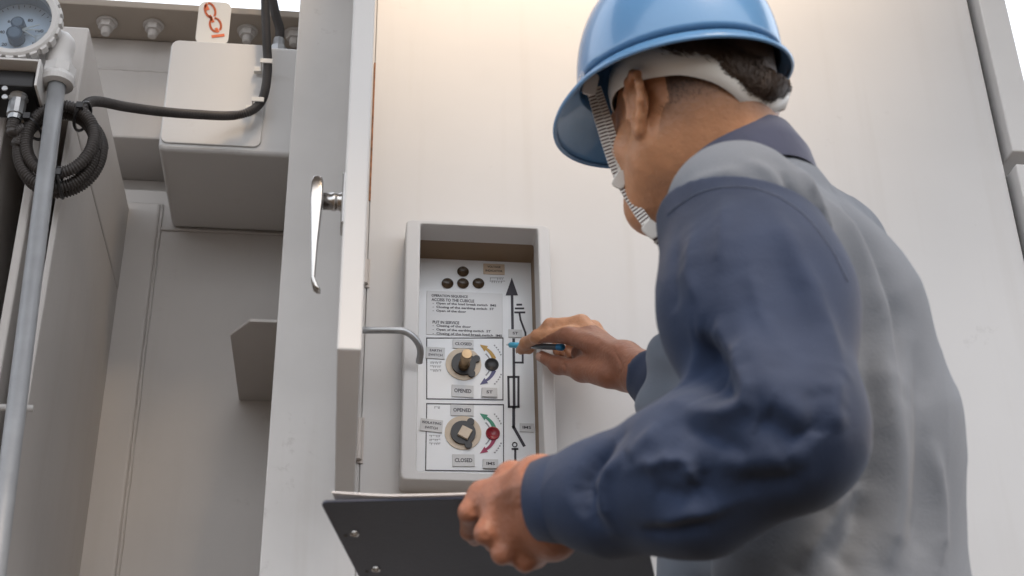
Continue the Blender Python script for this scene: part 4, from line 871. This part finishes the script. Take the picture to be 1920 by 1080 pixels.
for (x, y, a, w_, h_, rot) in ((1107, 158, (.088, .112, .012), .017, .026, -.2), (1163, 337, (.074, .072, -.095), .015, .021, -.5), (1221, 430, (.045, .050, -.135), .020, .017, -.75)):
    c = SP(x, y, a); r_ = RT*math.cos(rot)+UP*math.sin(rot); u_ = UP*math.cos(rot)-RT*math.sin(rot); g = G(); V = []
    for dd in (.0035, -.0035):
        for px_, py_ in rrect(-w_/2, -h_/2, w_/2, h_/2, .005, 3): V.append(c+r_*px_+u_*py_-F*dd-F*.0015)
    n = len(V)//2; g.add(V, [tuple(range(n))[::-1], tuple(range(n, 2*n))]+[(i, (i+1) % n, n+(i+1) % n, n+i) for i in range(n)]); g.obj('buckle', WHITEP, helmet, bevel=.0012)
# ------------------------------------------------------------------ pen
pt, pe = A(949, 646.5, 2.252), A(1056, 651, 2.135); d = (pe-pt)/np.linalg.norm(pe-pt); Lp = np.linalg.norm(pe-pt)
pen = empty('pen', 'silver and blue ballpoint pen held in the raised right hand, pointing at the panel', 'pen', pe)
BLUE = mat('blue_plastic', (.02, .22, .48), .3)
g = G(); g.lathe(pt, d, [(0, .0003), (.004, .0012), (.010, .0032)], 20); g.obj('tip', STEEL, pen, smooth=True)
g = G(); g.lathe(pt+d*.010, d, [(0, .0034), (.002, .0044), (.028, .0046), (.028, 0)], 20); g.obj('grip', mat('pale_blue_plastic', (.08, .42, .62), .35), pen, smooth=True)
g = G(); g.lathe(pt+d*.038, d, [(0, 0), (0, .0046), (Lp-.050, .0047), (Lp-.050, 0)], 20); g.obj('barrel', mat('smoky_barrel', (.09, .12, .15), .2, coat=.5), pen, smooth=True)
g = G(); g.lathe(pt+d*(Lp-.012), d, [(0, .0), (0, .0054), (.010, .0054), (.012, .004), (.012, 0)], 20); g.obj('cap', BLUE, pen)
# ------------------------------------------------------------------ clipboard
FL_, FR_ = A(600, 942, 1.455), A(1195, 926, 1.425); ev = (FR_-FL_)/np.linalg.norm(FR_-FL_)
NLp = A(690, 1115, 1.60); nv = NLp-FL_; nv -= ev*(nv@ev)*.0; nv = nv/np.linalg.norm(nv)*.23; NLp = FL_+nv; up_ = np.cross(ev, nv); up_ /= np.linalg.norm(up_)
if up_[2] < 0: up_ = -up_
cbd = empty('clipboard', 'charcoal clipboard held from below in the left hand at the bottom of the photo', 'clipboard', FL_)
Lc = np.linalg.norm(FR_-FL_)
def cbp(a, b, h_): return FL_+ev*a+nv/np.linalg.norm(nv)*b+up_*h_
def slab(a0, b0, a1, b1, h0, h1, r, curl=None):
    V = []; P = rrect(a0, b0, a1, b1, r, 5)
    for h_ in (h0, h1):
        for a, b in P: V.append(cbp(a, b, h_))
    n = len(P); return V, [tuple(range(n))[::-1], tuple(range(n, 2*n))]+[(i, (i+1) % n, n+(i+1) % n, n+i) for i in range(n)]
g = G(); g.add(*slab(0, 0, Lc, .23, 0, .0028, .008)); g.obj('board', BOARD, cbd, bevel=.0006)
g = G(); V = []; Fc = []; nn2 = 14
for layer in (0, 1):
    for i in range(nn2+1):
        for j in range(3):
            a = .012+(Lc-.03)*i/nn2; b = -.0035+.10*j; lift = .0032+.006*max(0, 1-i/2.5)*max(0, 1-j/1.5)+.0003*math.sin(i*.9)+layer*.0012; V.append(cbp(a, b, lift))
n = (nn2+1)*3
for layer in (0, 1):
    for i in range(nn2):
        for j in range(2): k = layer*n+i*3+j; Fc.append((k, k+3, k+4, k+1))
for i in range(nn2): Fc += [(i*3, i*3+3, n+i*3+3, n+i*3), (i*3+2, i*3+5, n+i*3+5, n+i*3+2)]
Fc += [(0, 1, n+1, n), (1, 2, n+2, n+1)]
pp = mesh('paper_sheets', V, Fc, PAPER, None, smooth=False); tagit(pp, 'white paper sheets on the clipboard, only the edge showing above the board', 'paper')
def onboard(px, py):                                # photo point -> point on the board's underside
    r_ = ray(px, py); t = ((FL_-CAM)@up_)/(r_@up_); return CAM+r_*t
for x, y in ((665, 1000), (705, 1067)):
    c = onboard(x, y); g = G(); g.lathe(c, -up_, [(0, 0), (0, .0052), (.0014, .0048), (.0020, .003), (.0008, .0024), (.0008, 0)], 22); g.obj('rivet', STEEL, cbd, smooth=False)
    c = onboard(x-17, y+4); g = G(); g.lathe(c, -up_, [(0, .0), (.0004, .0022), (.0004, 0)], 16); g.obj('hole', SEAM, cbd)
g = G(); c0 = cbp(.022, .115, .004)
g.add(*slab(.008, .055, .045, .175, .008, .0095, .004)); g.obj('clip', STEEL, cbd, bevel=.0005)
